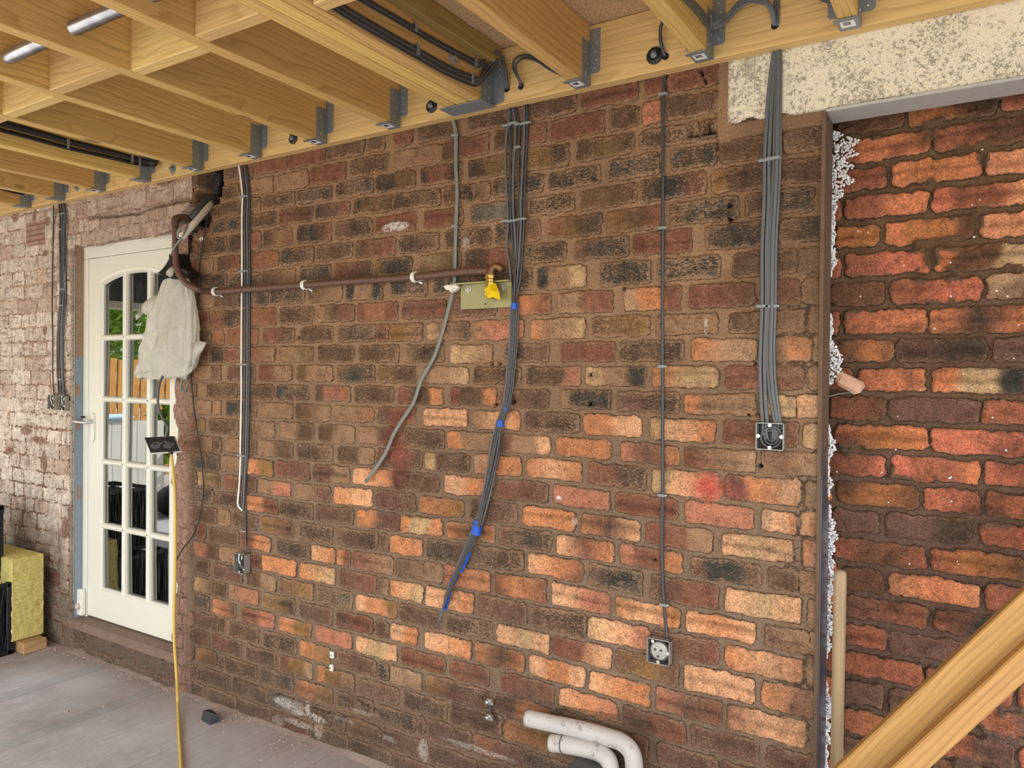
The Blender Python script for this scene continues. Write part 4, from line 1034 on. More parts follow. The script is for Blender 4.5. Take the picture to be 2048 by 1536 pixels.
def tape(j0, j1, w, lab, thick=0.010, uv=None, turns=0):
    p0, p1 = [on_y(*q[:2], WY-0.018) for q in uv]
    tm = MB(); n = 8 if turns else 3
    d = (p1-p0)
    for k in range(n):
        a = p0+d*(k/n); b = p0+d*((k+1.12)/n)
        tm.sweep([a, (a+b)/2, b], w*(1+0.10*((k*7) % 3-1)), thick*(1+.08*((k*5) % 3-1)), (0, -1, 0), 10, smooth=1)
    return tag(tm.build('tape_wrap', M_blue), lab, 'tape', 'blue tape wraps on the main bundle')
tape(0, 0, 0.0125, 'small blue tape band at the top of the taped bundle, beside the metal plate', 0.013, [(1029,606),(1028.5,618)])
tape(0, 0, 0.006, 'tiny blue tape scrap on the bundle, above the second band', 0.008, [(1013,811),(1012,821)])
tape(0, 0, 0.0135, 'blue tape band halfway down, crossing a dark edged brick', 0.013, [(1002,840),(1000.5,852)])
tape(0, 0, 0.0185, 'broadest blue tape band near the lower third of the bundle', 0.014, [(957.5,1041),(951.5,1067)])
tape(0, 0, 0.0080, 'loose blue tape strip wound along one lower cable', 0.008, [(939,1104),(922,1142)], 1)
tape(0, 0, 0.0110, 'blue tape band where the lower cables close up', 0.010, [(913,1147),(904,1168)], 1)
tape(0, 0, 0.0095, 'crumpled blue tape at the very bottom of the bundle', 0.009, [(901,1175),(889,1217)], 1)
for (u, v, w, l) in [(1015.5,252.5,.028,'leftmost clip of the top row on the main bundle'),(1028,248,.030,'second clip of the top row on the main bundle'),(1038,250,.018,'narrow third clip of the top row on the main bundle'),(1053,248,.040,'rightmost wide clip of the top row on the main bundle'),(1037,296,.022,'lone clip on the fourth cable below the top row'),
                 (1013,443,.030,'leftmost clip of the middle row on the main bundle'),(1026,443,.030,'second clip of the middle row on the main bundle'),(1036,441,.018,'third clip of the middle row on the main bundle'),(1046,439,.030,'rightmost clip of the middle row on the main bundle')]:
    clip(u, v, 'pale plastic '+l, w, d=0.011)

# single cable down to the lower socket box
C_ = [(1330,146),(1329,155),(1327,190),(1326,300),(1325.5,457),(1324.5,600),(1325,735),(1325,860),(1325,990),(1323.5,1085),(1325,1162),(1328,1206),(1331,1245),(1334,1281,.010)]
cable('round_cable', wc(C_), 'single straight cable from the ledger to the box with the round disc', M_dcable, 0.0055, 0.0035)
for v, u, l in [(190,1327,'topmost clip'),(457,1326,'second clip from the top'),(733,1325,'middle clip'),(990,1325,'fourth clip down'),(1208,1329,'lowest clip')]:
    clip(u, v, 'grey '+l+' on the single straight cable', 0.024)

# five cables on the right to the coiled box
D1 = [(1550,97),(1549,108),(1541,178),(1536,256),(1533,321),(1532,412),(1528,490),(1528,610),(1524,714),(1525.5,792),(1529.4,847),(1532,860,.012)]
D2 = [(1556,97),(1557,113),(1555.5,204),(1554,308),(1550,400),(1545,490),(1544,610),(1541,701),(1545,779),(1555.5,847),(1558,860,.012)]
for i, (P_, o_, l) in enumerate([(D1, -4, 'far left'), (D1, 5, 'second from left'), (D2, -6, 'middle'), (D2, 0, 'fourth from left'), (D2, 6, 'far right')]):
    pts = []
    for k, q in enumerate(P_):
        f = min(1, 0.35+k*0.2)
        if P_ is D2 and k >= 9: f = 0.9
        pts.append((q[0]+o_*f, q[1], (q[2] if len(q) > 2 else .007)+(.006 if i == 3 and k < 9 else 0)))
    cable('flat_cable', wc(pts), l+' of five grey cables dropping over the lintel to the coiled box', M_cable, 0.0056, 0.0033, 'five cables to the coiled box')
clip(1532, 322, 'upper left clip on the five cable drop', 0.036); clip(1549, 319, 'upper right clip on the five cable drop', 0.036, d=0.017)
clip(1526.5, 613, 'lower left clip on the five cable drop', 0.034); clip(1545, 613, 'lower right clip on the five cable drop', 0.034)

# white and grey drop near the door
E_ = [(478,331),(481,355),(485,393),(483.7,437),(484,543),(483.3,601),(483,640),(482.5,729),(482.5,804),(480.6,898),(481,912)]
cable('flat_cable', wc(E_+[(479,964,.01),(475.5,1003,.014),(478,1014,.014),(485,1021,.012)]), 'white cable with a hooked end in the drop right of the door', M_white, 0.0052, 0.003)
G_ = [(484,331),(487,355),(490.5,393),(489.5,437),(490.7,543),(490,601),(490,640),(489.5,729),(489,804),(487,898),(487,912)]
cable('flat_cable', wc(off(G_, 0)+[(485.5,964,.01),(484,1003,.012),(485,1019,.012)]), 'left grey cable beside the white one, cut short above the small box', M_dcable, 0.0048, 0.003, 'grey cables beside the white cable')
cable('flat_cable', wc(off(G_, 4.5)+[(488.5,964,.011),(487.5,1000,.013),(486,1022,.012)]), 'middle grey cable beside the white one', M_cable, 0.0048, 0.003, 'grey cables beside the white cable')
cable('flat_cable', wc(off(G_, 8.5)+[(491,964),(491,1010),(491,1062),(492,1110,.02)]), 'right hand grey cable running on down to the small box', M_dcable, 0.0048, 0.003, 'grey cables beside the white cable')
for u, v, l in [(489,394,'top clip'),(489,543,'clip just above the brown pipe'),(488,729,'third clip'),(485,911,'lowest wide clip')]: clip(u, v, 'translucent grey '+l+' on the white and grey cable drop', 0.050)
clip(490, 1062, 'tiny clip on the single cable above the small box', 0.018)

# far left drops
F_ = [(123,404),(125,410),(128,430),(126,460),(125,500),(125,580),(122,640),(121,680),(122,740),(124,770),(125,792,.02)]
for i, (o_, l) in enumerate([(-7, 'leftmost'), (-2.5, 'second'), (2, 'third'), (6, 'rightmost')]):
    pts = [(u+o_*(0.4 if k == 0 else (0.85+0.25*math.sin(k*.9+i))), v, (q[0] if q else .006+.004*(i % 2))) for k, (u, v, *q) in enumerate(F_)]
    cable('flat_cable', wc(pts), l+' cable of the dark drop left of the door', [M_dcable, M_dcable, M_cable, M_dcable][i], 0.0060, 0.0040, 'dark cables left of the door')
cable('thin_wire', wc([(106,404),(107,430),(105,520),(104,600),(105,680),(105,730),(106,770),(109,792,.02)]), 'thin dark cable on its own, furthest left on the wall', M_dcable, 0.0042)
for u, v, l in [(128,428,'top clip'),(125,459,'second clip'),(127,579,'third clip'),(125,611,'fourth clip'),(123,759,'lowest clip'),(105,729,'tiny clip on the lone thin cable')]: clip(u, v, 'pale '+l+' left of the door', 0.030 if 'tiny' not in l else 0.014)

# black cable beside the doorway
cable('thin_wire', wc([(418,425,.01),(414,440,.012),(405,490,.015),(399,540,.018),(396,600,.02),(388,690,.02),(382,740,.02),(386,800,.02),(394,860,.018),(403,920,.016),(407,970,.016),(404,1010,.02),(395,1050,.03),(380,1080,.045),(364,1100,.055),(354,1118,.06)]),
      'thin black cable bowing down the ragged brick edge right of the door', M_black, 0.0036)

# cables along the joists ---------------------------------------------------
def jc(pts, x, o=0.006): return [on_x(u, v, x+(q[0] if q else o)) for u, v, *q in pts]
XT = -1.452
lo = [(640,-12),(682,14),(740,50),(800,88),(860,128),(905,140),(942,160)]
lo = [(600,-38),(682,18),(756,62),(830,104),(895,140),(941,160)]
for i in range(5):
    o_ = (i-2)*4.6
    pts = jc([(u-o_*0.35, v+o_*0.9) for u, v in lo], XT)
    loop = [on_x(952, 164+o_*.8, -1.440), on_x(961, 160+o_*.7, -1.434)]+[on_y(u, v, LF-d) for u, v, d in [(974+o_*.5,143+o_*.6,.066),(986+o_*.3,128+o_*.6,.050),(999,125+o_*.5,.038),(1007-o_*.3,138,.030),(1011-o_*.4,158,.018),(1014-o_*.3,178,.006)]]
    cable('flat_cable', pts+loop, ['uppermost','second','third','fourth','lowest'][i]+' cable of the lower run on the trimmer side, looping into the ledger hole', M_cable if i % 2 else M_dcable, 0.0036, 0.0026, 'lower cable run on the trimmer', nrm=(1, 0.2, 0))
up = [(690,-22),(741,8),(800,42),(850,72),(900,100),(946,124)]
for i in range(3):
    o_ = (i-1)*4.6
    pts = jc([(u-o_*0.35, v+o_*0.9) for u, v in up], XT)
    loop = [on_x(955, 130+o_*.8, -1.440), on_x(963, 127+o_*.7, -1.436)]+[on_y(u, v, LF-d) for u, v, d in [(973+o_*.4,113+o_*.6,.070),(984+o_*.3,104+o_*.6,.058),(996,105+o_*.5,.046),(1006-o_*.2,120,.038),(1012-o_*.2,146,.028),(1016,176,.006)]]
    cable('flat_cable', pts+loop, ['upper','middle','lower'][i]+' cable of the upper run on the trimmer side under the dark batten', M_cable if i == 1 else M_dcable, 0.0036, 0.0026, 'upper cable run on the trimmer', nrm=(1, 0.2, 0))
def jclip(u, v, x, lab, hz=0.030, group='clips on the joist cable runs'):
    p = on_x(u, v, x); t_ = thing('cable_clip', (x, p.y, p.z), lab, 'cable clip', group)
    MB().bbox(x+0.010, x+0.0135, p.y-0.006, p.y+0.006, p.z-hz/2, p.z+hz/2, 0.001).box(x, x+0.011, p.y-0.006, p.y+0.006, p.z-hz/2, p.z-hz/2+0.003).box(x, x+0.011, p.y-0.006, p.y+0.006, p.z+hz/2-0.003, p.z+hz/2).build('band', M_clip, t_)
for u, v, l, hz in [(827,56,'clip on the upper trimmer cables, further from the wall',.024),(831,100,'clip on the lower trimmer cables, further from the wall',.030),(947,127,'clip on the upper trimmer cables near the ledger',.024),(940,158,'clip on the lower trimmer cables near the ledger',.034)]:
    jclip(u, v, XT, 'small grey '+l, hz)
# two cables that loop from behind the next joist into the right ledger hole
for i in range(2):
    o_ = i*6
    cable('flat_cable', [on_y(u, v, LF-d) for u, v, d in [(1043-o_*.5,173,.006),(1039,160,.02),(1030+o_*.5,145+o_*.3,.03),(1026+o_,128+o_*.4,.035),(1034+o_,115+o_*.8,.04),(1052,110+o_,.045),(1075,116+o_,.05),(1098,134+o_*.6,.05),(1120,146+o_*.4,.05),(1140,158,.05)]],
          ['outer','inner'][i]+' cable of the pair bowing from the right ledger hole behind the next joist', M_dcable, 0.0045, 0.003, nrm=(0, -1, 0))
cable('flat_cable', [on_y(u, v, LF-d) for u, v, d in [(1325,43,.03),(1321,58,.026),(1321,78,.02),(1325,96,.014),(1330,113,.004)]], 'short grey cable tail curving down into the ledger beside the largest black washer', M_dcable, 0.0055, 0.0035)
# right-hand run into the hole over the lintel
XR_ = -0.684
for i in range(4):
    o_ = (i-1.5)*4.2
    pts = jc([(u-o_*.5, v+o_*.7) for u, v in [(1330,-50),(1372,-6),(1400,24),(1416,45)]], XR_)
    loop = [on_y(u, v, LF-d) for u, v, d in [(1425,50+o_,.05),(1440,46+o_,.045),(1458,32+o_*.9,.04),(1476,12+o_*.9,.036),(1500,-2+o_,.034),(1525,0+o_,.03),(1541-o_*.6,14,.024),(1547-o_*.4,35,.014),(1549-o_*.3,51,.004)]]
    cable('flat_cable', pts+loop, ['topmost','second','third','lowest'][i]+' cable of the loop that dives into the ledger hole over the lintel', M_cable, 0.0046, 0.003, 'cable loop over the lintel', nrm=(1, -0.4, 0))
for u, l in ((1549, 'left'), (1555, 'right')):
    cable('flat_cable', [on_y(u+2, -20, LF-.008), on_y(u+1, 20, LF-.007), on_y(u, 52, LF-.003)], l+' of two short cables dropping straight into the ledger hole over the lintel', M_cable, 0.0046, 0.003)
jclip(1415, 46, XR_, 'grey clip gathering the cable loop by the barcode hanger', .034)
cable('flat_cable', [on_y(u, v, LF-d) for u, v, d in [(1625,-14,.04),(1645,-2,.04),(1662,2,.04),(1690,2,.03)]], 'dark cable sagging into view at the top photo edge left of the dented hanger', M_dcable, .006, .004)
# left-hand run over the door
XL_ = -3.442
for i in range(5):
    vo = [-6, -1.5, 3, 11, 15][i]
    pts = jc([(-60,232+vo),(0,247+vo),(60,263+vo*.95),(135,284+vo*.9),(200,300+vo*.8),(262,316+vo*.7),(290,323+vo*.6)], XL_)
    loop = [on_y(u, v, LF-d) for u, v, d in [(303,327+vo*.5,.05),(312,325+vo*.3,.03),(316,320+vo*.2,.008)]]
    cable('flat_cable', pts+loop, ['top','second','third','fourth','bottom'][i]+' dark cable of the run along the joist above the door', M_blackp if i in (0, 3) else M_dcable, 0.0052, 0.0034, 'dark cable run above the door', nrm=(1, 0.2, 0))
for u, v, l in [(134,288,'further from the wall'),(262,318,'at the end of the run'),(277,325,'lowest, nearest the ledger')]: jclip(u, v, XL_, 'dark clip on the cables above the door, '+l, .04)
XM_ = -4.585
cable('flat_cable', jc([(-40,368),(0,377),(25,384),(48,388)], XM_), 'dark cable lying along the far left joist', M_blackp, .006, .004, nrm=(1, .2, 0))
# rims of the drilled holes in the ledger
for k, (u, v, l) in enumerate([(1014,178,'left of two close'),(1042,173,'right of two close'),(1331,113,'beside the largest washer'),(1550,51,'over the lintel')]):
    p = on_y(u, v, LF); hb = MB().lathe((p.x, LF-0.0002, p.z), [(0.011, 0), (0.011, 0.0006)], (0, -1, 0), 16).build('drilled_hole', M_blackp, ldg)

# ---------------------------------------------------------------- door in the recess
DY = 2.268                                   # front of the leaf
door = thing('door_1', (-3.78, DY, 0.17), None, None); door['kind'] = 'structure'
dl = on_y(176, 900, DY).x; dr = dl+0.838
zt = on_y(181, 518, DY).z; zbm = 0.187
gl = on_y(199, 900, DY).x; gr_ = on_y(338.5, 900, DY).x
v1a, v1b = on_y(241.5, 760, DY).x, on_y(250, 760, DY).x
v2a, v2b = on_y(290, 760, DY).x, on_y(299, 760, DY).x
hb_ = [on_y(270, v, DY).z for v in (673, 801, 932, 1066)]
zgb = on_y(200, 1180, DY).z
arc_x = (gl+gr_)/2; zap = on_y(285, 538, DY).z; zsp = on_y(200, 567, DY).z
lf = MB(); DT = 0.044
lf.bbox(dl, gl, DY, DY+DT, zbm, zt, 0.002); lf.bbox(gr_, dr, DY, DY+DT, zbm, zt, 0.002); lf.bbox(gl, gr_, DY, DY+DT, zbm, zgb, 0.0015)
N = 24; arc = []
Rr = ((gr_-gl)**2/4+(zap-zsp)**2)/(2*(zap-zsp))
for i in range(N+1):
    x = gl+(gr_-gl)*i/N; arc.append((x, zap-Rr+math.sqrt(max(0, Rr*Rr-(x-arc_x)**2))))
for i in range(N):
    (xa, za), (xb, zb_) = arc[i], arc[i+1]
    lf.prism([(xa, za), (xb, zb_), (xb, zt), (xa, zt)], DY, DY+DT)
leaf = lf.build('door_leaf', M_wpaint, door)
def arcz(x): return zap-Rr+math.sqrt(max(0, Rr*Rr-(x-arc_x)**2))
mu = MB()
for a, b in ((v1a, v1b), (v2a, v2b)):
    c = (a+b)/2; ztop = arcz(c)+0.004
    mu.prism([(a, DY+0.016), (a+0.005, DY+0.006), (c-.004, DY+0.001), (c+.004, DY+0.001), (b-0.005, DY+0.006), (b, DY+0.016), (b, DY+0.034), (a, DY+0.034)], zgb-0.002, ztop, ax='z')
for z in hb_:
    mu.prism([(DY+0.016, z-0.016), (DY+0.006, z-0.011), (DY+0.001, z-.004), (DY+0.001, z+.004), (DY+0.006, z+0.011), (DY+0.016, z+0.016), (DY+0.034, z+0.016), (DY+0.034, z-0.016)], gl-0.001, gr_+0.001, ax='x')
# moulding round the glazed opening, following the arch
fr = MB()
fr.prism([(gl, DY+.003), (gl+.012, DY+.014), (gl+.012, DY+.03), (gl, DY+.03)], zgb, zsp+.004, ax='z')
fr.prism([(gr_, DY+.003), (gr_, DY+.03), (gr_-.012, DY+.03), (gr_-.012, DY+.014)], zgb, zsp+.004, ax='z')
fr.prism([(DY+.001, zgb), (DY+.014, zgb+.012), (DY+.03, zgb+.012), (DY+.03, zgb)], gl, gr_, ax='x')
for i in range(N):
    (xa, za), (xb, zb_) = arc[i], arc[i+1]
    fr.add([(xa, DY-.003, za+.012), (xb, DY-.003, zb_+.012), (xb, DY+.002, zb_-.002), (xa, DY+.002, za-.002), (xa, DY+.02, za-.012), (xb, DY+.02, zb_-.012), (xb, DY, zb_+.013), (xa, DY, za+.013)],
           [(0, 1, 2, 3), (3, 2, 5, 4), (7, 6, 1, 0)])
mu.build('glazing_bars', M_wpaint, door); fr.build('glazing_moulding', M_wpaint, door)
# each pane sits in its rebate at its own slight tilt
cx_ = [gl, (v1a+v1b)/2, (v2a+v2b)/2, gr_]; cz_ = [zgb]+hb_[::-1]
tl = {0: -0.010, 1: -0.004, 2: 0.010, 3: 0.018, 4: 0.000}
for r in range(5):
    for c in range(3):
        x0, x1 = cx_[c]+.002, cx_[c+1]-.002; z0 = cz_[r]+.002; z1 = (cz_[r+1]-.002) if r < 4 else None
        ty = tl[r]; xm = (x0+x1)/2; pane = MB(); yy = DY+0.026; rx = {0: .006, 1: 0.0, 2: -.008}[c]
        if z1 is not None: P_ = [(x0, z0), (x1, z0), (x1, z1), (x0, z1)]
        else: P_ = [(x0, z0), (x1, z0)]+[(x1+(x0-x1)*k/8, arcz(x1+(x0-x1)*k/8)-.001) for k in range(9)]
        zm = (z0+(z1 or zap))/2
        f_ = lambda x, z: (x, yy+(z-zm)*ty+(x-xm)*rx, z)
        n = len(P_); pane.add([f_(x, z) for x, z in P_]+[(a, b+.004, cc) for a, b, cc in (f_(x, z) for x, z in P_)], [tuple(range(n)), tuple(range(2*n-1, n-1, -1))]+[(i, (i+1) % n, n+(i+1) % n, n+i)[::-1] for i in range(n)])
        pane.build('glass_pane', M_glass, door)
fm = MB(); fm.bbox(XJ-0.0, dl-.003, DY-.004, DY+.06, 0.165, zt+.003, 0.003); fm.bbox(dr+.003, dr+.06, DY-.004, DY+.06, 0.165, zt+.003, .003); fm.bbox(XJ, dr+.06, DY-.004, DY+.06, zt+.003, zt+.075, .003)
fm.build('door_frame', M_wpaint, door)
hx = on_y(186, 845, DY)
hp = MB(); hz0, hz1 = on_y(186, 884, DY-.006).z, on_y(186, 826, DY-.006).z
hw_ = 0.020; po = []
for k in range(9): a = PI*k/8; po.append((hx.x+hw_*math.cos(a), hz1-hw_+hw_*math.sin(a)))
for k in range(9): a = PI+PI*k/8; po.append((hx.x+hw_*math.cos(a), hz0+hw_+hw_*math.sin(a)))
hp.prism(po[::-1], DY-.008, DY-.0005)
hnd = hp.build('door_handle', M_chrome, door)
lz = on_y(186, 846, DY-.04).z
MB().sweep([(hx.x, DY-.004, lz), (hx.x, DY-.040, lz), (hx.x-.012, DY-.050, lz), (hx.x-.060, DY-.050, lz+.001), (hx.x-.098, DY-.048, lz+.003)], .0085, .007, (0, 0, 1), 12).build('lever', M_chrome, hnd, smooth=True)
MB().lathe((hx.x-.062, DY-.012, lz+.026), [(.006, 0), (.006, .018), (.004, .020)], (0, -1, 0), 10).build('key', M_black, hnd)
# sill and jamb
sl_ = MB(); z0 = 0.130
sl_.prism([(2.196, z0), (2.196, z0+.030), (2.206, z0+.040), (2.30, z0+.052), (2.34, z0+.052), (2.34, z0)], XJ+.002, XD1+.012, ax='x')
sl_.build('door_sill', plain('dusty_stone_sill', (122, 102, 90), 0.95, 0, 0.25, 22, 0.6), door)
jb = MB().box(XJ-.012, XJ-.001, 2.222, 2.335, 0.13, 1.60).build('jamb_plaster', M_blueplas, door)
MB().box(XJ-.012, XJ+.004, 2.222, 2.335, 1.60, 2.235).build('jamb_render', M_patch, door)
MB().box(XJ, XD1+.05, 2.235, 2.335, zt+.068, 2.235).build('head_plaster', M_patch, door)
for u, v, ru, rv in [(158, 985, 9, 15), (155, 780, 6, 14), (156, 850, 6, 12), (160, 660, 5, 18)]:
    p = on_x(u, v, XJ); pb = MB(); k = 14
    pb.prism([(p.y+.012*math.cos(2*PI*i/k)*(1+.2*math.sin(i*2.3)), p.z+rv*.0026*math.sin(2*PI*i/k)*(1+.15*math.sin(i*1.7))) for i in range(k)], XJ-.0015, XJ+.0015, ax='x')
    pb.build('filler_patch', M_patch, jb)
# ragged plaster lining where the door frame meets the cut bricks on the right
rg = MB(); r = random.Random(3)
zz = 0.16
while zz < 2.19:
    hgt = r.uniform(.05, .11); rg.bbox(XD1+.010+r.uniform(-.012, .006), XD1+.05, 2.226, 2.262, zz, min(zz+hgt-.003, 2.2), .006); zz += hgt
rg.build('jamb_rubble', plain('pink_mortar_rubble', (160, 122, 106), .95, 0, .3, 30, .8), door)
# small patress with a stub of pipe by the sill
pb = thing('pipe_stub', tuple(on_y(157, 1205, 2.235)), 'small white plate with a capped pipe stub at the foot of the blue jamb', 'pipe')
p = on_y(157, 1205, 2.235)
MB().bbox(p.x-.022, p.x+.026, 2.236, 2.262, p.z-.072, p.z+.072, .005).build('plate', M_white, pb)
MB().lathe((p.x, 2.236, p.z-.02), [(.016, 0), (.018, .010), (.011, .016)], (0, -1, 0), 16).build('cap', plain('grey_pipe_cap', (190, 176, 172), .5), pb)
# metal corner bead down the left jamb
cbd = MB(); r = random.Random(8); z = 0.30
cbd.box(XJ-.003, XJ+.0015, 2.2165, 2.2195, 0.28, 2.12)
while z < 2.10:
    cbd.box(XJ-.030, XJ-.002, 2.2120, 2.2135, z, z+.0022, rot=Matrix.Rotation(0.7, 3, 'Y'))
    cbd.box(XJ-.030, XJ-.002, 2.2122, 2.2137, z+.012, z+.0142, rot=Matrix.Rotation(-0.7, 3, 'Y')); z += .021
tag(cbd.build('corner_bead', M_zinc), 'rusty expanded metal corner bead exposed down the left jamb of the doorway', 'corner bead')

# ---------------------------------------------------------------- socket boxes
def box_(u, v, w, h, d, lab, kind, plane=WY):
    p = on_y(u, v, plane-d); t_ = thing('socket_box', (p.x, plane, p.z), lab, 'socket box')
    x0, x1, z0, z1 = p.x-w/2, p.x+w/2, p.z-h/2, p.z+h/2; yf = plane-d; s = .0018
    sh = MB(); sh.box(x0, x1, plane-.003, plane-.001, z0, z1)
    sh.box(x0, x0+s, yf, plane-.001, z0, z1); sh.box(x1-s, x1, yf, plane-.001, z0, z1); sh.box(x0, x1, yf, plane-.001, z0, z0+s); sh.box(x0, x1, yf, plane-.001, z1-s, z1)
    sh.build('shell', M_zinc, t_)
    MB().box(x0+s, x1-s, plane-.0045, plane-.0032, z0+s, z1-s).build('lining', plain('dark_box_inside', (26, 27, 28), .6) if 'dark_box_inside' not in bpy.data.materials else bpy.data.materials['dark_box_inside'], t_)
    lugs = {'coil': ((0, 1), (0, -1), (1, 0), (-1, 0)), 'round': ((0, -1), (1, 0), (-.6, .9)), 'small': ((0, 1), (0, -1)), 'pair': ((0, 1), (0, -1))}[kind]
    for a, b in lugs:
        lx = p.x+a*(w/2-.006); lz_ = p.z+b*(h/2-.006)
        lg = MB(); lg.lathe((lx, yf+.003, lz_), [(.0055, 0), (.0055, .002), (.0022, .0021)], (0, -1, 0), 12); lg.build('screw_lug', M_steel, t_)
    if kind == 'coil':
        cm = MB(); P_ = []
        for k in range(40):
            a = -k*.42+1.4; q = .033-.00055*k; P_.append((p.x+q*math.cos(a), yf+.010+.0004*k, p.z+q*math.sin(a)*1.02-.002))
        cm.sweep(P_, .0028, .0045, (0, -1, 0), 8, smooth=2); cm.build('coiled_cable', M_cable, t_, smooth=True)
        for o_ in (-.022, -.013, .006, .013, .020):
            MB().sweep([(p.x+o_, yf+.016, z1-.001), (p.x+o_-.001, yf+.018, p.z+.012), (p.x+o_*.7, yf+.024, p.z-.012)], .0045, .0028, (0, -1, 0), 8).build('cable_tail', M_cable, t_, smooth=True)
    if kind == 'round':
        MB().lathe((p.x+.001, yf+.018, p.z), [(.034, -.010), (.034, .006), (.031, .010), (.029, .010)], (0, -1, 0), 28).build('ring', M_dcable, t_, smooth=False)
        MB().lathe((p.x+.001, yf+.016, p.z+.001), [(.029, 0), (.029, .006), (.026, .009), (.001, .010)], (0, -1, 0), 28).build('disc', M_zinc, t_)
        for a, b in ((-.012, .004), (.007, .004), (-.002, -.016)): MB().lathe((p.x+a, yf+.0058, p.z+b), [(.0042, 0), (.0042, .0008), (.003, .001)], (0, -1, 0), 12).build('knockout', M_dcable, t_)
    if kind in ('small', 'pair'):
        for o_ in ((-.012, .010, .3), (.008, -.006, -.4), (0, .0, .8)):
            MB().sweep([(p.x+o_[0], yf+.012, z1-.004), (p.x+o_[0]+.010*o_[2], yf+.006, p.z+o_[1]), (p.x-o_[0]*.5, yf+.012, p.z-.018), (p.x+o_[0]+.012, yf+.020, z0+.008)], .0032, .0026, (0, -1, 0), 8).build('wire_end', M_dcable if o_[2] > .5 else M_steel, t_, smooth=True)
    return t_
box_(1539, 873, .076, .076, .030, 'open metal box packed with coiled grey cable, below the five cable drop', 'coil')
box_(1316, 1304, .072, .076, .030, 'open metal box holding a round grey disc, below the single straight cable', 'round')
box_(478, 1127, .072, .088, .034, 'small open metal box low on the wall under the white and grey cable drop', 'small')
box_(101, 804, .066, .082, .026, 'left one of two joined metal boxes on the far left wall', 'pair')
box_(123, 806, .066, .082, .026, 'right one of two joined metal boxes on the far left wall, nearer the door', 'pair')

# ---------------------------------------------------------------- brown pipe, valve, clips
PYY = WY-.030
ppts = [(990, 541), (940, 542.5), (884, 548), (830, 554), (700, 563), (610, 570), (501, 578), (440, 583)]
PP = [on_y(u, v, PYY) for u, v in ppts]+[on_y(426, 583, 2.187), on_y(412, 582, 2.160), on_y(396, 579, 2.118), on_y(378, 571, 2.095), on_y(364, 557, 2.086), on_y(354, 536, 2.084), on_y(351, 510, 2.084), on_y(350.5, 480, 2.084), on_y(350, 452, 2.084)]
br = MB().sweep(PP, .0140, seg=16, nrm=(0, 0, 1), smooth=4).build('brown_pipe', M_pipe, smooth=True)
tag(br, 'long brown painted pipe running level across the wall and bending up beside the bag', 'pipe')
MB().sweep([on_y(350, 453, 2.084), on_y(350.5, 443, 2.086), on_y(355, 437, 2.10), on_y(366, 436, 2.13), on_y(388, 440, 2.20), on_y(402, 444, 2.30)], .0175, seg=16, nrm=(0, 0, 1), smooth=4).build('elbow', M_pipe, br, smooth=True)
for u, v, l in [(432, 583, 'white pipe clip nearest the bag'), (610, 570, 'white pipe clip in the middle of the brown pipe'), (830, 554, 'white pipe clip nearest the metal plate')]:
    p = on_y(u, v, PYY); t_ = thing('pipe_clip', (p.x, WY, p.z), l, 'pipe clip', None)
    cm = MB(); n = 14
    for k in range(n):
        a0 = -2.3+4.0*k/n; a1 = -2.3+4.0*(k+1)/n
        q = lambda a, r_: (PYY-r_*math.cos(a), p.z+r_*math.sin(a))
        a_, b_, c_, d_ = q(a0, .0158), q(a1, .0158), q(a1, .0205), q(a0, .0205)
        cm.prism([a_, d_, c_, b_], p.x-.008, p.x+.008, ax='x')
    cm.box(p.x-.012, p.x+.020, PYY+.006, WY+.003, p.z-.012, p.z+.010)
    cm.build('jaw', M_white, t_)
    MB().sweep([(p.x, WY-.006, p.z-.014), (p.x+.012, WY-.010, p.z-.020), (p.x+.020, WY-.008, p.z-.022)], .004, seg=8).build('foot', M_white, t_, smooth=True)
# small broken clip left on the wall
p = on_y(409, 478); tag(MB().lathe((p.x, WY-.001, p.z), [(.008, 0), (.010, .008), (.005, .012)], (0, -1, 0), 10).sweep([(p.x-.006, WY-.010, p.z+.006), (p.x-.014, WY-.014, p.z), (p.x-.010, WY-.012, p.z-.009)], .003, seg=6).build('clip_stub', M_white), 'broken white clip stub on the wall just right of the thin black cable', 'clip')
# brass end fitting and yellow taped tail in front of the plate
bt_ = thing('brass_valve', tuple(on_y(985, 560, PYY-.01)), 'brass elbow and tail on the right end of the brown pipe, above the metal plate', 'pipe fitting')
e0 = on_y(992, 541, PYY)
MB().sweep([on_y(1003, 540, PYY+.01), on_y(996, 533.5, PYY), on_y(988, 533, PYY-.006), on_y(982, 541, PYY-.012), on_y(980.5, 552, PYY-.014)], .0135, seg=14, nrm=(0, 0, 1)).build('elbow', plain('dull_copper', (132, 92, 66), .4, .6, .25, 40), bt_, smooth=True)
q = on_y(980, 549, PYY-.014)
MB().lathe(q, [(.0165, -.002), (.0175, .004), (.0175, .014), (.0145, .017), (.0145, .026), (.018, .029), (.018, .042), (.013, .046), (.013, .085)], (0.02, 0, -1), 6).build('compression_nut', M_brass, bt_)
yt = MB(); c = on_y(983, 583, WY-.05)
Yp = [on_y(u, v, WY-d) for u, v, d in [(968,578,.045),(972,585,.05),(969,588,.045),(975,597,.055),(986,594,.066),(1000,600,.05),(999,584,.058),(991,566,.055),(977,571,.066),(973,579,.06),(985,582,.082)]]
Yb = [on_y(u, v, WY-d) for u, v, d in [(968,578,.030),(972,586,.030),(969,588,.03),(975,597,.032),(986,593,.034),(1000,600,.044),(998,584,.035),(991,566,.032),(977,571,.032)]]
yt.add(Yp+Yb, [(0,1,9),(1,2,3),(1,3,10),(1,10,9),(3,4,10),(4,5,10),(5,6,10),(6,7,10),(7,8,10),(8,9,10),(8,0,9)]+[(i,(i+1) % 9, 11+(i+1) % 9, 11+i)[::-1] for i in range(9)]+[tuple(11+i for i in range(9))])
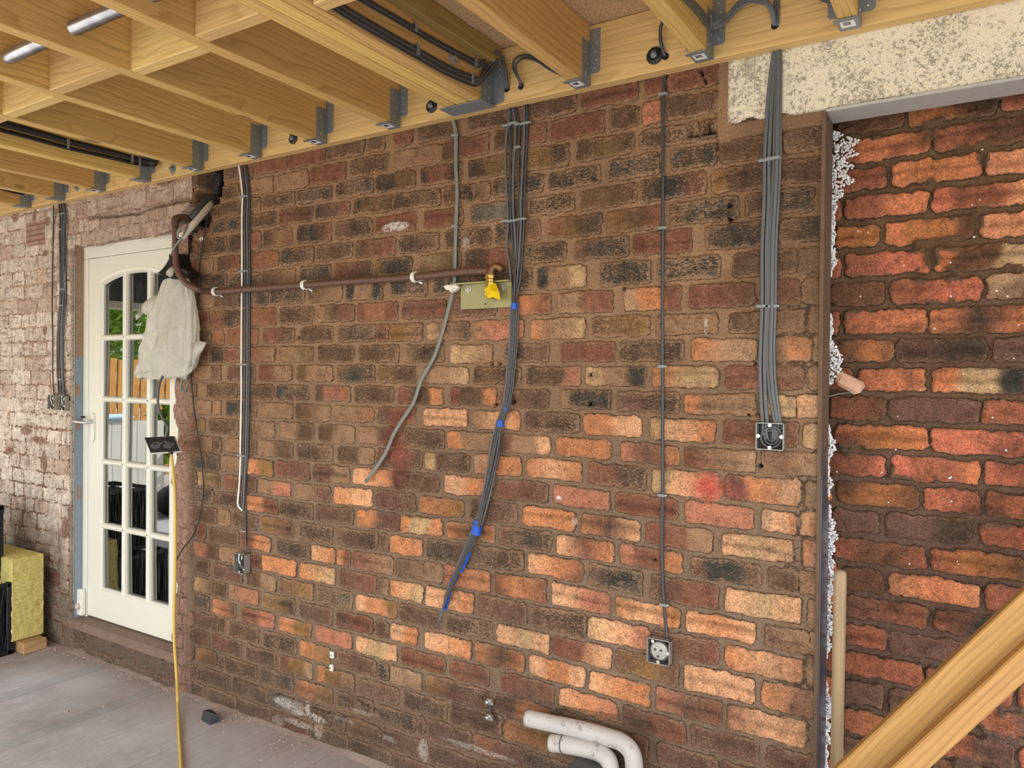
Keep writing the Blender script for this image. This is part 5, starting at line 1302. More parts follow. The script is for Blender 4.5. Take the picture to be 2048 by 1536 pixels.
tag(yt.build('tape_scrap', M_yellow), 'crumpled bright yellow tape wrapped round the tail below the brass fitting', 'tape')
# plate
pc = [on_y(u, v, WY-.010) for u, v in [(923, 572), (1024, 562), (1024, 617), (925, 619)]]
x0, x1 = pc[0].x, pc[1].x; z1 = pc[0].z+.004; z0 = pc[3].z
plt_ = thing('mounting_plate', ((x0+x1)/2, WY, z0), 'green gold zinc plate fixed to the wall behind the brass fitting', 'metal plate')
MB().box(x0, x1, WY-.014, WY-.008, z0, z1).box(x0-.034, x1, WY-.034, WY-.008, z1-.0015, z1+.004).build('plate', M_plate, plt_)
for u in (937, 1004):
    p = on_y(u, 578 if u < 950 else 576, WY-.015)
    MB().lathe((p.x, WY-.014, p.z), [(.0125, 0), (.0125, .0025), (.007, .003), (.006, .006), (.002, .0065)], (0, -1, 0), 18).build('screw_washer', M_zinc, plt_)
hd = MB()
for u, v, r_ in [(971, 608, .0035), (978, 613, .0018), (927, 581, .0016), (1019, 575, .002)]:
    p = on_y(u, v, WY-.014); MB().lathe((p.x, WY-.0138, p.z), [(r_, 0), (r_, .0006)], (0, -1, 0), 12).build('hole', M_blackp, plt_)
# white cleat between the loose cable and the plate
cl_ = MB()
Q = [on_y(u, v, WY-.030) for u, v in [(889, 573), (896, 570), (906, 571), (914, 569), (918, 573), (914, 580), (904, 585), (899, 580), (894, 580)]]
cl_.prism([(q.x, q.z) for q in Q], WY-.036, WY-.018)
q0 = on_y(904, 577, WY-.028); cl_.sweep([on_y(903, 583, WY-.038), on_y(903, 577, WY-.042), on_y(912, 573, WY-.042), on_y(917, 576, WY-.040)], .0045, seg=8)
cl_.box(q0.x-.012, q0.x+.012, WY-.020, WY+.002, q0.z-.004, q0.z+.004)
tag(cl_.build('cable_cleat', M_white), 'white plastic cleat gripping the loose flat cable beside the metal plate', 'clip')

# small metal saddle clips low down
def saddle(u, v, lab, w=.020, h=.026):
    p = on_y(u, v); t_ = thing('saddle_clip', (p.x, WY, p.z), lab, 'saddle clip')
    MB().bbox(p.x-w/2, p.x+w/2, WY-.008, WY+.003, p.z-h/2, p.z+h/2, .002).build('plate', M_white, t_)
    MB().lathe((p.x, WY-.008, p.z), [(.005, 0), (.0045, .003), (.001, .0035)], (0, -1, 0), 10).build('screw', M_zinc, t_)
saddle(665, 1309, 'upper of two small white metal clips low on the wall, left of centre')
saddle(664, 1335, 'lower of two small white metal clips low on the wall, left of centre', .018, .026)
p = on_y(982, 1418); t_ = thing('pipe_bracket', (p.x, WY, p.z), 'shiny double pipe bracket low on the wall, left of the white lagged pipes', 'bracket')
for v in (1402, 1433):
    q = on_y(983, v)
    MB().bbox(q.x-.016, q.x+.012, WY-.012, WY+.003, q.z-.012, q.z+.010, .003).lathe((q.x-.008, WY-.012, q.z), [(.007, 0), (.007, .010), (.004, .012)], (0, -1, 0), 12).lathe((q.x+.008, WY-.012, q.z+.004), [(.005, 0), (.005, .006)], (0, -1, 0), 10).build('saddle', M_steel, t_)
MB().box(p.x-.006, p.x+.004, WY-.006, WY+.002, p.z-.035, p.z+.030).build('strap', M_dcable, t_)

# ---------------------------------------------------------------- lagged pipes at the foot of the wall
def lag(pts, r_, name, lab, joints):
    P_ = [on_y(u, v, y) for u, v, y in pts]
    o = MB().sweep(P_, r_, seg=22, nrm=(0, 0, 1), smooth=5).build(name, M_lag, smooth=True)
    tag(o, lab, 'pipe')
    for (a, b, w) in joints:
        A, B = Vector(P_[a]), Vector(P_[b]); d = (B-A); c = A+d*w; d.normalize()
        MB().lathe(c, [(r_*.98, -.002), (r_*1.035, -.0018), (r_*1.035, .0018), (r_*.98, .002)], d, 24).build('joint_band', M_dcable, o)
    return o
lag([(1055, 1436, 2.175), (1100, 1446, 2.175), (1160, 1459, 2.175), (1215, 1474, 2.172), (1244, 1485, 2.165), (1262, 1503, 2.155), (1268, 1530, 2.15), (1270, 1600, 2.15), (1272, 1680, 2.15)], .0275, 'lagged_pipe', 'upper, longer white lagged pipe bending down at the foot of the wall', [(6, 7, .10)])
lag([(1103, 1486, 2.155), (1130, 1489, 2.155), (1170, 1497, 2.155), (1198, 1505, 2.152), (1215, 1518, 2.145), (1221, 1540, 2.14), (1223, 1600, 2.14), (1225, 1690, 2.14)], .0275, 'lagged_pipe', 'lower, shorter white lagged pipe below the long one', [(0, 1, .9)])
cp = on_y(1053, 1435, 2.175); 
MB().rock(cp, .016, (.6, 1, 1.2), 6, 4).build('torn_end', M_lag, bpy.data.objects['lagged_pipe'])
bk = on_y(1200, 1560, 2.10)
bb = MB(); bb.lathe((bk.x, bk.y, 0.0), [(.10, 0), (.13, .02), (.145, .30), (.15, .34), (.15, .37), (.13, .37), (.125, .10)], (0, 0, 1), 26)
p = on_y(1185, 1525, 2.12)
tag(MB().bbox(p.x-.075, p.x+.07, 2.06, 2.20, p.z-.20, p.z-.004, .02).build('black_box', M_dcable), 'dark rounded plastic box under the lower lagged pipe at the bottom photo edge', 'box')

# ---------------------------------------------------------------- hole pipes, bag, panel, yellow lead
wp = MB().sweep([on_y(363, 476, 2.060), on_y(392, 443, 2.125), on_y(419, 412, 2.215), on_y(424, 406, 2.245)], .0145, seg=16, nrm=(0, 0, 1), smooth=1).build('white_tube', plain('dusty_white_tube', (206, 200, 186), .5, 0, .08), smooth=True)
tag(wp, 'dusty white plastic tube slanting down out of the ragged hole', 'tube')
MB().sweep([on_y(343, 510, 2.12), on_y(348, 497, 2.064), on_y(356, 485, 2.058), on_y(364, 476, 2.060)], .0055, seg=8).build('inner_cable', M_cable2, wp, smooth=True)
fx = MB(); P_ = []
A = [on_y(382, 437, 2.165), on_y(398, 419, 2.19), on_y(412, 405, 2.23), on_y(428, 396, 2.27)]
for k in range(4):
    P_.append(A[k])
hose = MB().sweep(P_, .0175, seg=14, nrm=(0, 0, 1), smooth=6).build('grey_hose', plain('grey_wrapped_hose', (74, 76, 76), .35, .3, .3, 90, .5), smooth=True)
tag(hose, 'grey wrapped hose above the white tube, coming out of the ragged hole', 'hose')
c = on_y(396, 422, 2.20); d = (Vector(A[1])-Vector(A[0])).normalized()
MB().lathe(c-d*.012, [(.0185, -.004), (.0195, -.003), (.0195, .003), (.0185, .004)], d, 18).build('band', M_steel, hose)
lw = MB(); r = random.Random(2)
for i, l in enumerate(['outer', 'inner']):
    P_ = [on_y(368+i*3, 441+i, 2.095), on_y(360+i*3, 452, 2.062), on_y(354+i*2, 468, 2.055), on_y(357, 477-i*2, 2.055), on_y(364, 474, 2.056), on_y(370+i*2, 458, 2.070), on_y(378, 442, 2.110)]
    tag(MB().sweep(P_, .0035, seg=8).build('loop_cable', M_cable2, smooth=True), l+' grey cable looped over the top of the brown pipe', 'cable')
tag(MB().sweep([on_y(440, 326, 2.30), on_y(440, 350, 2.29), on_y(436, 374, 2.285), on_y(433, 390, 2.28)], .022, seg=12, smooth=4).build('black_duct', plain('black_ribbed_duct', (30, 30, 32), .6, 0, .4, 120, 1.0), smooth=True), 'black ribbed duct going up inside the ragged hole', 'duct')

BY = 2.165
rows_ = [(556, 339, 372, .020), (563, 328, 378, .026), (575, 322, 382, .030), (592, 316, 386, .034), (605, 311, 389, .038), (620, 306, 391, .042), (640, 299, 393, .046), (660, 294, 394, .050), (680, 288, 393, .052), (700, 283, 392, .052), (717, 279, 391, .050), (730, 276, 388, .048), (742, 273, 382, .042), (751, 272, 376, .036), (757, 282, 370, .020)]
bm = MB(); NS = 96; vs = []
r = random.Random(4)
def fold(a, k):
    s1 = 1-2*abs(math.sin(a*3.5+.9+.06*k)); s2 = 1-2*abs(math.sin(a*7.5-k*.16+1.3)); s3 = math.sin(a*14+k*1.3)
    diag = 1-2*abs(math.sin(a*2.2+k*.55+.4))
    return .10*s1+.085*s2+.03*s3+(.10*diag if k > 7 else .03*diag)
dense = []
for i in range(len(rows_)-1):
    for s_ in range(5):
        t = s_/5; dense.append(tuple(rows_[i][j]*(1-t)+rows_[i+1][j]*t for j in range(4)))
dense.append(rows_[-1])
for k, (v, ul, ur, dd) in enumerate(dense):
    a0 = on_y(ul, v+(8 if v > 735 else 0)*(0), BY); b0 = on_y(ur, v, BY); c = (a0+b0)/2; hx_ = (b0.x-a0.x)/2
    for j in range(NS):
        a = 2*PI*j/NS; f = fold(a, k/5)
        rx = hx_*(1+.25*f*(1 if v < 735 else .2)); ry = dd*(1+f*2.0)
        sgn = abs(math.cos(a))**.7*(1 if math.cos(a) >= 0 else -1)
        vs.append((c.x+rx*sgn, c.y+ry*math.sin(a)*.95, c.z+(a0.z-c.z)*0+.006*math.sin(a*3+k*.5)))
nr = len(dense)
bm.add(vs, [(k*NS+j, k*NS+(j+1) % NS, (k+1)*NS+(j+1) % NS, (k+1)*NS+j)[::-1] for k in range(nr-1) for j in range(NS)]+[tuple((nr-1)*NS+j for j in range(NS))])
bag = bm.build('hanging_bag', M_bag, smooth=True)
tag(bag, 'dusty translucent white plastic bag tied up and hanging in front of the door', 'bag')
# torn corners of the bag
def flap(pts, name='torn_corner', y=BY):
    F_ = MB(); P_ = [on_y(u, v, y+dy) for u, v, dy in pts]; n = len(P_)
    back_ = [p+Vector((0, .006, 0)) for p in P_]
    ctr = sum(P_, Vector())/n+Vector((0, -.018, 0)); cb = sum(back_, Vector())/n+Vector((0, .012, 0))
    F_.add(P_+back_+[ctr, cb], [(i, (i+1) % n, 2*n)[::-1] for i in range(n)]+[(n+i, n+(i+1) % n, 2*n+1) for i in range(n)]+[(i, (i+1) % n, n+(i+1) % n, n+i) for i in range(n)])
    return F_.build(name, M_bag, bag, smooth=True)
flap([(380, 735, 0), (384, 700, -.01), (394, 681, -.02), (411, 685, -.04), (404, 700, -.03), (392, 716, -.015), (388, 730, -.01)])
flap([(316, 588, .0), (304, 594, -.008), (291, 602, -.012), (282, 611, -.015), (283, 624, -.015), (292, 630, -.01), (308, 634, 0)])
flap([(284, 628, .0), (279, 634, -.02), (271, 640, -.02), (275, 627, -.02), (283, 618, -.01)])
flap([(282, 738, .0), (273, 744, -.02), (274, 758, -.03), (284, 753, -.02), (292, 750, 0), (296, 742, 0)])
flap([(352, 742, .0), (345, 748, -.01), (362, 757, -.01), (374, 750, -.01), (378, 738, 0), (366, 734, 0)])
# black film collar at the neck
nk = MB()
cps = [(315, 546, -.03), (322, 541, -.035), (331, 530, -.03), (338, 518, -.03), (338, 509, -.03), (343, 506, -.03), (351, 506, -.03), (356, 512, -.025), (358, 528, -.03), (366, 539, -.035), (377, 544, -.04), (375, 549, -.035), (360, 555, -.045), (344, 558, -.045), (330, 552, -.045)]
P_ = [on_y(u, v, BY+dy) for u, v, dy in cps]; n = len(P_); bk_ = [p+Vector((0, .065, 0)) for p in P_]
ctr = on_y(349, 530, BY-.036)
nk.add(P_+bk_+[ctr, on_y(347, 535, BY+.045)], [(i, (i+1) % n, 2*n)[::-1] for i in range(n)]+[(n+i, n+(i+1) % n, 2*n+1) for i in range(n)]+[(i, (i+1) % n, n+(i+1) % n, n+i) for i in range(n)])
nk.build('black_collar', M_blackp, bag)
flap([(331, 549, -.032), (335, 540, -.036), (342, 533, -.038), (346, 537, -.038), (345, 550, -.036), (340, 555, -.034)], 'pale_tuft', BY-.012)
tag(MB().sweep([on_y(u, v, BY+.02) for u, v in [(366, 742), (372, 755), (375, 768), (371, 780), (365, 783), (362, 774), (364, 762), (369, 750)]], .0042, seg=8).build('cable_loop', M_cable2, smooth=True), 'grey cable end hanging in a small loop below the right corner of the bag', 'cable')
PY_ = 2.07
hang = MB().sweep([on_y(328, 748, BY-.02), on_y(320, 765, 2.11), on_y(316, 790, 2.09), on_y(317, 815, 2.08), on_y(326, 838, 2.075), on_y(334, 852, PY_), on_y(334, 864, PY_), on_y(331, 874, PY_)], .0058, seg=10, smooth=5).build('hanging_cable', M_cable, smooth=True)
tag(hang, 'grey cable falling from the bag to the black panel', 'cable')
# tilted black panel
pc = [Vector(on_y(288, 875, PY_-.015)), Vector(on_y(348, 872, PY_+.03)), Vector(on_y(360.5, 902, PY_+.01)), Vector(on_y(301, 906, PY_-.035))]
nn = (pc[1]-pc[0]).cross(pc[3]-pc[0]).normalized(); 
if nn.y > 0: nn = -nn
pan = thing('electronics_unit', tuple(sum(pc, Vector())/4), 'tilted flat black electronics panel with white edge hanging in front of the door', 'panel')
def quad_slab(Q, th, o=0.0):
    m = MB(); m.add([q+nn*o for q in Q]+[q+nn*(o-th) for q in Q], [(0, 1, 2, 3), (7, 6, 5, 4), (0, 4, 5, 1), (1, 5, 6, 2), (2, 6, 7, 3), (3, 7, 4, 0)]); return m
quad_slab(pc, .012, -.002).build('casing', M_white, pan)
cc = sum(pc, Vector())/4
quad_slab([cc+(q-cc)*.975 for q in pc], .003, .001).build('face', M_blackp, pan)
ex = (pc[1]-pc[0]).normalized(); ey = (pc[3]-pc[0]).normalized(); 
gm = plain('grey_mounting', (62, 64, 66), .6)
def on_p(a, b, o=.002): return cc+ex*a+ey*b+nn*o
for sx in (-1, 1):
    for k in range(3):
        MB().lathe(on_p(sx*(.022+.016*k), .012+.003*((k % 2)*2-1)), [(.016-.002*k, 0), (.016-.002*k, .002), (.013-.002*k, .003)], nn, 12).build('pad', gm, pan)
MB().sweep([on_p(-.055, .004, .003), on_p(-.03, -.012, .004), on_p(0, -.006, .004), on_p(.03, -.014, .004), on_p(.055, .002, .003)], .003, seg=8).build('seam', gm, pan, smooth=True)
# yellow lead dropping to the floor and trailing towards the camera
YL = [on_y(341, 904, PY_-.01), on_y(343, 915, PY_-.01), on_y(347, 951, 2.07), on_y(350, 1003, 2.07), on_y(350.5, 1080, 2.07), on_y(350, 1156, 2.07), on_y(348, 1230, 2.07), on_y(349, 1290, 2.07), on_y(352, 1335, 2.07), on_y(354, 1365, 2.075)]
fz = 0.009
YL += [on_z(355.5, 1400, fz+.022), on_z(357, 1432, fz+.004), on_z(358.5, 1470, fz), on_z(361, 1510, fz), on_z(364, 1560, fz), on_z(372, 1620, fz), on_z(400, 1700, fz)]
yl = MB().sweep(YL, .0068, seg=10, nrm=(0, -1, 0.02), smooth=4).build('yellow_cable', plain('dusty_yellow_cable', (206, 176, 84), .55, 0, .12, 70), smooth=True)
tag(yl, 'yellow cable hanging from the black panel down to the floor and trailing forward', 'cable')
q = on_y(341.5, 908, PY_-.01); MB().lathe(q, [(.0095, -.010), (.0095, .012), (.007, .016)], (0, 0, -1), 12).build('gland', M_black, yl)

# ---------------------------------------------------------------- end of the wall: membrane, beads, brick lump, batten, timbers
mem = MB(); x_ = XR0+.0045
mem.prism([(2.213, 0.0), (2.213, 1.24), (2.240, 1.33), (2.290, 1.22), (2.327, 1.16), (2.327, 0)], x_, x_+.003, ax='x')
tag(mem.build('plastic_strip', plain('blue_grey_membrane', (76, 78, 88), .32, .1, .35, 14)), 'dark shiny blue grey plastic strip down the lower cut end of the brick wall', 'membrane')
def beads():
    # grey-white polystyrene beads stuck along the cavity
    prof = [(262, 12), (272, 22), (282, 40), (292, 50), (305, 50), (318, 44), (335, 38), (350, 33), (365, 32), (380, 26), (400, 16), (420, 8), (440, 5), (460, 6), (480, 9), (500, 10), (520, 12), (535, 5), (545, 2), (560, 0), (625, 0), (640, 4), (655, 7), (670, 5), (690, 8), (700, 20), (715, 22), (730, 24), (745, 24), (755, 18), (765, 10), (772, 0), (846, 0), (862, 4), (875, 8), (890, 14), (897, 18), (904, 8), (925, 2), (950, 4), (970, 10), (985, 4), (1000, 1), (1012, 6), (1030, 12), (1050, 14), (1075, 17), (1100, 15), (1130, 15), (1150, 16), (1180, 14), (1210, 13), (1240, 13), (1270, 12), (1300, 12), (1316, 2), (1350, 1), (1368, 5), (1385, 9), (1400, 15), (1420, 14), (1450, 13), (1480, 14), (1500, 6), (1515, 7), (1545, 8)]
    r = random.Random(12); ico = MB().rock((0, 0, 0), 1.0, (1, 1, 1), 5, 0, 0, 0.0)
    m = MB(); vv = [p[0] for p in prof]; ww = [p[1] for p in prof]; cnt = 0
    for k in range(11000):
        v = r.uniform(262, 1545); w = float(np.interp(v, vv, ww))
        if w < .8: continue
        w *= 1+.25*math.sin(v*.23)+.18*math.sin(v*.071+1)
        u = (1662-(v-269)*.01435)+r.uniform(-5, w+1)
        y = r.uniform(2.331, 2.350)+.010*(r.random() < .3)
        p = on_y(u+2, v, y)
        rad = r.uniform(.0027, .0038)
        m.add([(p.x+a*rad, p.y+b*rad, p.z+c_*rad) for a, b, c_ in ico.v], ico.f); cnt += 1
        if cnt > 3400: break
    for k in range(34):                        # strays caught in the joints of the outer leaf
        u = r.uniform(1670, 2040); v = r.choice([300, 352, 408, 468, 530, 590, 650, 712, 771, 832, 892, 950, 1010, 1070, 1130])+r.uniform(-9, 9)
        p = on_y(u, v, OY-.006); rad = r.uniform(.0018, .003)
        m.add([(p.x+a*rad, p.y+b*rad, p.z+c_*rad) for a, b, c_ in ico.v], ico.f)
    return m.build('polystyrene_beads', plain('white_polystyrene', (236, 238, 240), .6, 0, .03), smooth=True)
o = beads(); tag(o, 'white polystyrene insulation beads spilling from the cavity at the end of the wall', 'insulation beads', None, 'stuff')
p = on_y(1699, 767, 2.345)
bl = MB(); a = MB().bbox(-.036, .036, -.02, .03, -.020, .020, .010)
R_ = Matrix.Rotation(math.radians(28), 3, 'Y')
rr_ = random.Random(9)
bl.add([p+R_ @ (Vector(q)*(1+rr_.uniform(-.1, .1))) for q in a.v], a.f)
tag(bl.build('mortar_lump', plain('pink_brick_chunk', (206, 164, 138), .9, 0, .2, 50, .6), smooth=False), 'pale pinkish lump of brick jutting from the outer leaf beside the beads', 'brick fragment')
tag(MB().sweep([on_y(1652, 796, 2.335), on_y(1668, 790, 2.345), on_y(1690, 786, 2.350), on_y(1712, 785, 2.352), on_y(1722, 782, 2.37)], .0018, seg=6).build('wall_tie', M_galv, smooth=True), 'thin bent wire wall tie below the pinkish brick lump', 'wall tie')
# round-edged batten standing at the wall's end
bx = on_y(1677, 1140, 2.17); 
bn = MB().lathe((bx.x, bx.y, 0.0), [(.0165, 0.0), (.0165, bx.z-.02), (.015, bx.z-.002), (.006, bx.z+.004)], (0.006, -.01, 1), 14).build('round_batten', M_batten, org=None, smooth=True)
tag(bn, 'upright weathered rounded batten standing in front of the white beads', 'batten')
# two sawn timbers leaning across the opening
def leaning(A_, B_, w, th, yo, lab):
    p0 = on_y(A_[0], A_[1], 1.98+yo); p1 = on_y(B_[0], B_[1], 2.08+yo); d = (p1-p0)/(p1.z-p0.z)
    a = p0+d*(0.02-p0.z); b = p0+d*(2.10-p0.z)
    n_ = Vector((0, -1, 0)); side = d.normalized().cross(n_).normalized()
    c0 = a+side*w/2*(1 if side.x > 0 else -1); c1 = b+side*w/2*(1 if side.x > 0 else -1)
    L = (c1-c0).length; m = MB().bbox(-w/2, w/2, -th/2, th/2, 0, L, .004).build('leaning_timber', M_plank)
    dz = (c1-c0).normalized(); dx = side if side.x > 0 else -side; dy = dz.cross(dx)
    m.matrix_world = Matrix(((dx.x, dy.x, dz.x, c0.x), (dx.y, dy.y, dz.y, c0.y), (dx.z, dy.z, dz.z, c0.z), (0, 0, 0, 1)))
    return tag(m, lab, 'timber')
leaning((1685, 1520), (2048, 1175), .074, .047, 0.0, 'upper of two sawn timbers leaning diagonally in the lower right corner')
leaning((1774, 1536), (2048, 1284), .050, .047, -.055, 'lower, nearer of two sawn timbers leaning diagonally, with knots along its face')

# ---------------------------------------------------------------- left corner things
sx_ = -4.41; zs0 = on_y(82, 1269, 2.15).z; zs1 = on_y(82, 1108, 2.15).z
n_ = 14
sb = MB(); rr_ = random.Random(6)
sb.bbox(sx_-.62, sx_, 1.998, 2.165, zs0, zs1, .006)
slab = sb.build('insulation_slab', M_wool); 
md = slab.modifiers.new('sub', 'SUBSURF'); md.subdivision_type = 'SIMPLE'; md.levels = 5; md.render_levels = 5
tx = bpy.data.textures.new('fuzz', 'CLOUDS'); tx.noise_scale = .03
dm = slab.modifiers.new('fuzz', 'DISPLACE'); dm.texture = tx; dm.strength = .010; dm.mid_level = .5
tag(slab, 'thick yellow mineral wool slab standing on a timber offcut against the left wall', 'insulation slab')
tb = MB().bbox(sx_-.34, sx_+.062, 2.03, 2.15, 0.001, zs0-.004, .003).build('timber_offcut', M_timb); tag(tb, 'short timber offcut on the floor under the yellow slab', 'timber')
def crate(x0, x1, y0, y1, z0, z1, lab, n):
    t_ = thing('plastic_crate', ((x0+x1)/2, (y0+y1)/2, z0), lab, 'crate', 'stacked black crates')
    f_ = MB()
    for a in (x0, x1-.035):
        for b in (y0, y1-.035): f_.bbox(a, a+.035, b, b+.035, z0, z1, .006)
    for z in (z0, z1-.025): 
        f_.bbox(x0, x1, y0, y0+.012, z, z+.025, .003); f_.bbox(x0, x1, y1-.012, y1, z, z+.025, .003); f_.bbox(x0, x0+.012, y0, y1, z, z+.025, .003); f_.bbox(x1-.012, x1, y0, y1, z, z+.025, .003)
    f_.build('frame', M_crate, t_)
    for nm, ax in (('lattice_side', 0), ('lattice_side', 1), ('lattice_side', 2)):
        g_ = MB(); k = 7
        for i in range(k):
            t0, t1 = i/k, (i+1)/k
            for q0, q1 in ((0, 1), (1, 0)):
                zz0, zz1 = z0+.02+(z1-z0-.04)*q0, z0+.02+(z1-z0-.04)*q1
                if ax == 0: g_.beam((x0+(x1-x0)*t0, y0+.006, zz0), (x0+(x1-x0)*t1, y0+.006, zz1), .006, .006, (0, 1, 0), b=.001)
                if ax == 1: g_.beam((x1-.006, y0+(y1-y0)*t0, zz0), (x1-.006, y0+(y1-y0)*t1, zz1), .006, .006, (1, 0, 0), b=.001)
                if ax == 2: g_.beam((x0+(x1-x0)*t0, y1-.006, zz0), (x0+(x1-x0)*t1, y1-.006, zz1), .006, .006, (0, 1, 0), b=.001)
        g_.build(nm, M_crate, t_)
    MB().box(x0+.005, x1-.005, y0+.005, y1-.005, z0+.004, z0+.010).build('base', M_crate, t_)
    MB().box(x0+.03, x1-.03, y0+.03, y1-.03, z0+.012, z1-.03).build('load', plain('dark_crate_load%d' % n, (16, 18, 20), .8), t_)
    return t_
ck = on_z(28, 1307, 0.0); ctz = on_x(28, 1163, ck.x).z
crate(ck.x-.42, ck.x, ck.y-.32, ck.y, 0.0, ctz, 'lower black plastic lattice crate on the floor at the left photo edge', 1)
c2 = on_y(8, 1100, ck.y); crate(c2.x-.40, c2.x, ck.y-.30, ck.y-.0, ctz+.001, ctz+.40, 'upper black crate stacked on the lower one at the left photo edge', 2)
# stone and debris
p = on_z(421, 1441, 0.0); st = MB()
st.add([p+Vector(q) for q in [(-.040, -.018, 0), (.035, -.030, .0), (.045, .018, 0), (-.030, .030, 0), (-.034, -.012, .040), (.022, -.018, .048), (.040, .010, .030), (-.022, .020, .038)]], [(3, 2, 1, 0), (4, 5, 6, 7), (0, 1, 5, 4), (1, 2, 6, 5), (2, 3, 7, 6), (3, 0, 4, 7)])
tag(st.build('stone_chunk', M_rubber), 'dark wedge shaped stone chunk alone on the floor near the wall', 'stone')
db = MB(); r = random.Random(31)
spots = [(400, 1398, 18, 5), (428, 1408, 16, 5), (508, 1438, 14, 4), (150, 1303, 25, 6), (215, 1318, 28, 7), (180, 1310, 25, 6), (265, 1350, 25, 7), (310, 1372, 26, 8), (335, 1378, 18, 6), (100, 1296, 18, 5), (480, 1430, 60, 16), (600, 1500, 90, 30), (560, 1470, 80, 20), (300, 1440, 200, 60), (120, 1330, 90, 18)]
for (u, v, ru, rv) in spots:
    for k in range(26):
        uu = u+r.gauss(0, ru*.55); v2 = v+r.gauss(0, rv*.5); q = on_z(uu, v2, 0.0)
        if q.y > 2.205: q.y = 2.205-r.random()*.02
        s_ = r.uniform(.0015, .0055)
        db.rock((q.x, q.y, s_*.5), s_, (1, 1, .6), 3, r.randint(0, 999), jag=.4)
tag(db.build('mortar_crumbs', plain('pale_mortar_crumbs', (188, 164, 142), .95, 0, .2)), 'crumbs of mortar and brick scattered on the floor along the wall', 'debris', None, 'stuff')
# fines swept against the foot of the wall
hp_ = MB(); r = random.Random(41)
x = -4.2
prev = []
while x < -1.2:
    prev.append((x, .012+.016*r.random()*(1.4 if -2.3 < x < -1.7 else .8), .006+.016*r.random()*(1.5 if -2.3 < x < -1.7 else .7))); x += .05
vs = []; 
for (x, w, h_) in prev: vs += [(x, WY-.004-w*1.8, .0008), (x, WY-.004-w*.7, h_*.55), (x, WY+.006, h_)]
hp_.add(vs, [(3*i+j, 3*i+3+j, 3*i+4+j, 3*i+1+j) for i in range(len(prev)-1) for j in (0, 1)])
tag(hp_.build('dust_ridge', plain('pinkish_dust', (150, 134, 124), .95, 0, .18, 40, .6), smooth=True), 'low ridge of pinkish brick dust lying along the foot of the wall', 'dust', None, 'stuff')

# half-hidden stamped letters on one brick of the main wall
def stamp(txt, u, v, size, lab):
    cu = bpy.data.curves.new('brick_stamp', 'FONT'); cu.body = txt; cu.size = size; cu.extrude = .0005; cu.space_character = 1.5
    tmp = bpy.data.objects.new('tmp', cu); me = bpy.data.meshes.new_from_object(tmp); bpy.data.objects.remove(tmp)
    p = on_y(u, v); me.materials.append(plain('stamped_letters', (120, 78, 50), .9)); o = bpy.data.objects.new('brick_stamp', me); C.objects.link(o)
    o.matrix_world = Matrix.Translation((p.x, WY-.0046, p.z)) @ Matrix.Rotation(PI/2, 4, 'X'); o.parent = wall_back; return o
stamp('F/\u2019F', 1307, 930-53, .016, '')

# ---------------------------------------------------------------- garden that shows in the door glass
gr2 = MB().box(-40, -6.02, -30, 30, -.13, -.004).build('ground', plain('garden_bounce_paving', (176, 170, 156), .9, 0, .12, 3)); struct(gr2)  # pale ground added to bounce sunlight up under the joists
gr3 = MB().box(-6.02, 30, -30, -8.0, -.13, -.004).build('ground_rear', plain('rear_bounce_paving', (176, 170, 156), .9, 0, .12, 3)); struct(gr3)  # unseen ground behind the camera, added for the same sunlight bounce
M_fence = wood('orange_fence_wood', (222, 158, 92), (160, 92, 44), 'Z', 40)
fz_ = thing('timber_fence', (-10.2, 0, 0), 'tall orange timber fence reflected in the door glass', 'fence')
rr_ = random.Random(3); y = -9.0
pk = MB()
while y < 3.0:
    pk.bbox(-10.2+rr_.uniform(-.004, .004), -10.18, y, y+.095, 0, 1.84+rr_.uniform(-.01, .01), .003); y += .118
pk.build('boards', M_fence, fz_)
MB().box(-10.25, -10.202, -9, 3, .4, .5).box(-10.25, -10.202, -9, 3, 1.4, 1.5).build('rail', M_fence, fz_)
wf = thing('white_fence', (-8.3, .7, 0), 'low white boarded fence reflected low in the door glass', 'fence'); pk = MB(); y = -.72
while y < 2.2: pk.bbox(-8.3, -8.28, y, y+.11, .1, 1.02, .002); y += .115
pk.build('boards', M_white, wf)
tag(MB().bbox(-8.40, -8.24, -.45, 1.8, 1.022, 1.10, .03).build('blue_cover', plain('pale_blue_cover', (176, 206, 226), .5)), 'pale blue cover lying on the white fence, reflected in the door', 'cover')
leafm = NT('leaf_green'); v_ = leafm.obj(); leafm.l(leafm.ramp(leafm.noise(v_, 3.0, 4), [(.3, lin((92, 140, 40))), (.55, lin((156, 196, 66))), (.75, lin((214, 234, 120)))]), leafm.b.inputs['Base Color']); leafm.set(Roughness=.6)
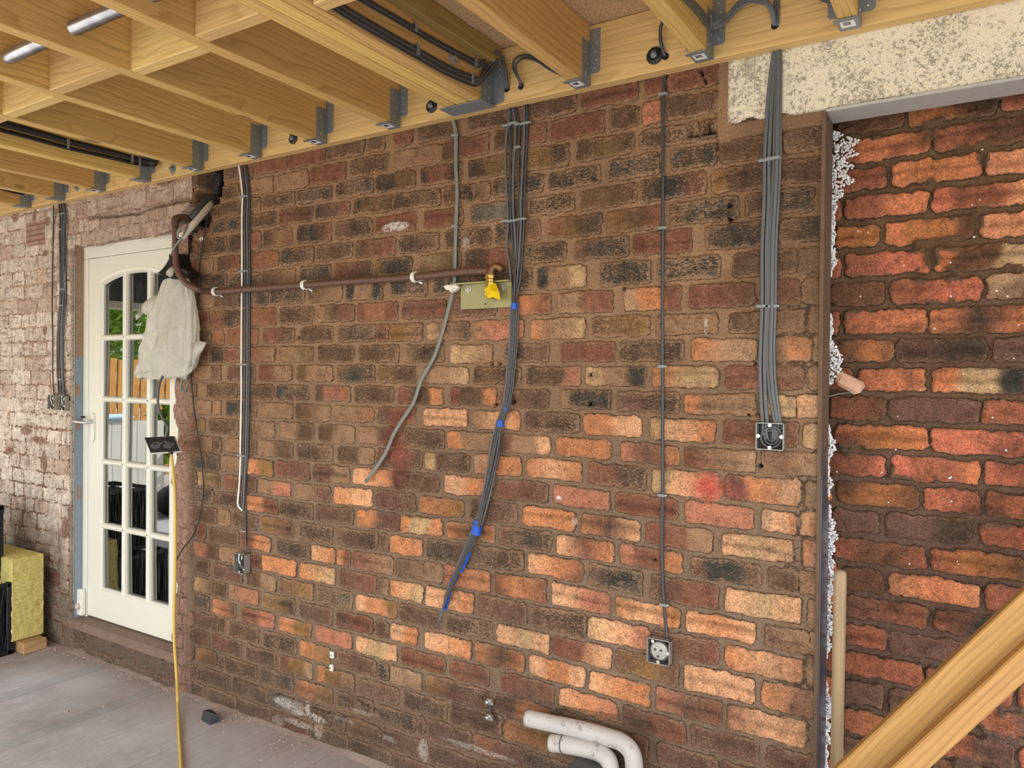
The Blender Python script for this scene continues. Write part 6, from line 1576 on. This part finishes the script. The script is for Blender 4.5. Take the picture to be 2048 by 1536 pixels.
def tree(c, r_, h_, n, lab, seed, trunk=True):
    t_ = thing('garden_tree' if trunk else 'garden_bush', (c[0], c[1], 0), lab, 'tree' if trunk else 'bush', None); r = random.Random(seed)
    m = MB(); vs = []; fs = []
    for k in range(n):
        d = Vector((r.gauss(0, 1), r.gauss(0, 1), r.gauss(0, 1))).normalized()*(r.random()**.4)
        p = Vector((c[0]+d.x*r_*(1+.2*math.sin(k)), c[1]+d.y*r_, h_+d.z*r_*.85)); s_ = r.uniform(.05, .11)
        a = Vector((r.gauss(0, 1), r.gauss(0, 1), r.gauss(0, 1))).normalized()*s_; b = a.orthogonal().normalized()*s_*.5
        o_ = len(vs); vs += [p-a, p+b, p+a, p-b]; fs.append((o_, o_+1, o_+2, o_+3))
    m.add(vs, fs); m.build('foliage', leafm.m, t_)
    if trunk: MB().lathe((c[0], c[1], 0), [(.16, 0), (.12, h_*.6), (.06, h_)], (0, 0, 1), 10).build('trunk', plain('bark%d' % seed, (92, 74, 56), .9), t_)
tree((-12.6, -2.5), 1.3, 2.75, 5200, 'left garden tree seen reflected in the upper panes', 1)
tree((-12.7, .35), 1.3, 2.8, 5200, 'middle garden tree seen reflected in the upper panes', 2)
tree((-12.8, -5.4), 1.35, 2.8, 5200, 'far garden tree seen reflected in the upper panes', 3)
tree((-12.8, 3.2), 1.3, 2.8, 4200, 'near garden tree beyond the end of the fence', 5)
tree((-8.5, -1.35), .58, .85, 2600, 'round green bush at the end of the white fence', 4, False)
rb = MB(); r = random.Random(77)
for lab_, (x, y, s_) in zip(['leftmost', 'second', 'middle', 'fourth', 'rightmost'], [(-7.4, -1.6, .28), (-7.5, -.95, .29), (-7.3, -.30, .28), (-7.4, .35, .28), (-7.5, 1.0, .28)]):
    tag(MB().rock((x, y, s_*.55), s_, (1, 1, .62), 8, r.randint(0, 99), jag=.14).build('rubble_bag', M_blackp, smooth=True), lab_+' black rubble bag on the paving, reflected as a dark hump low in the door', 'rubble bag', 'rubble bags outside')
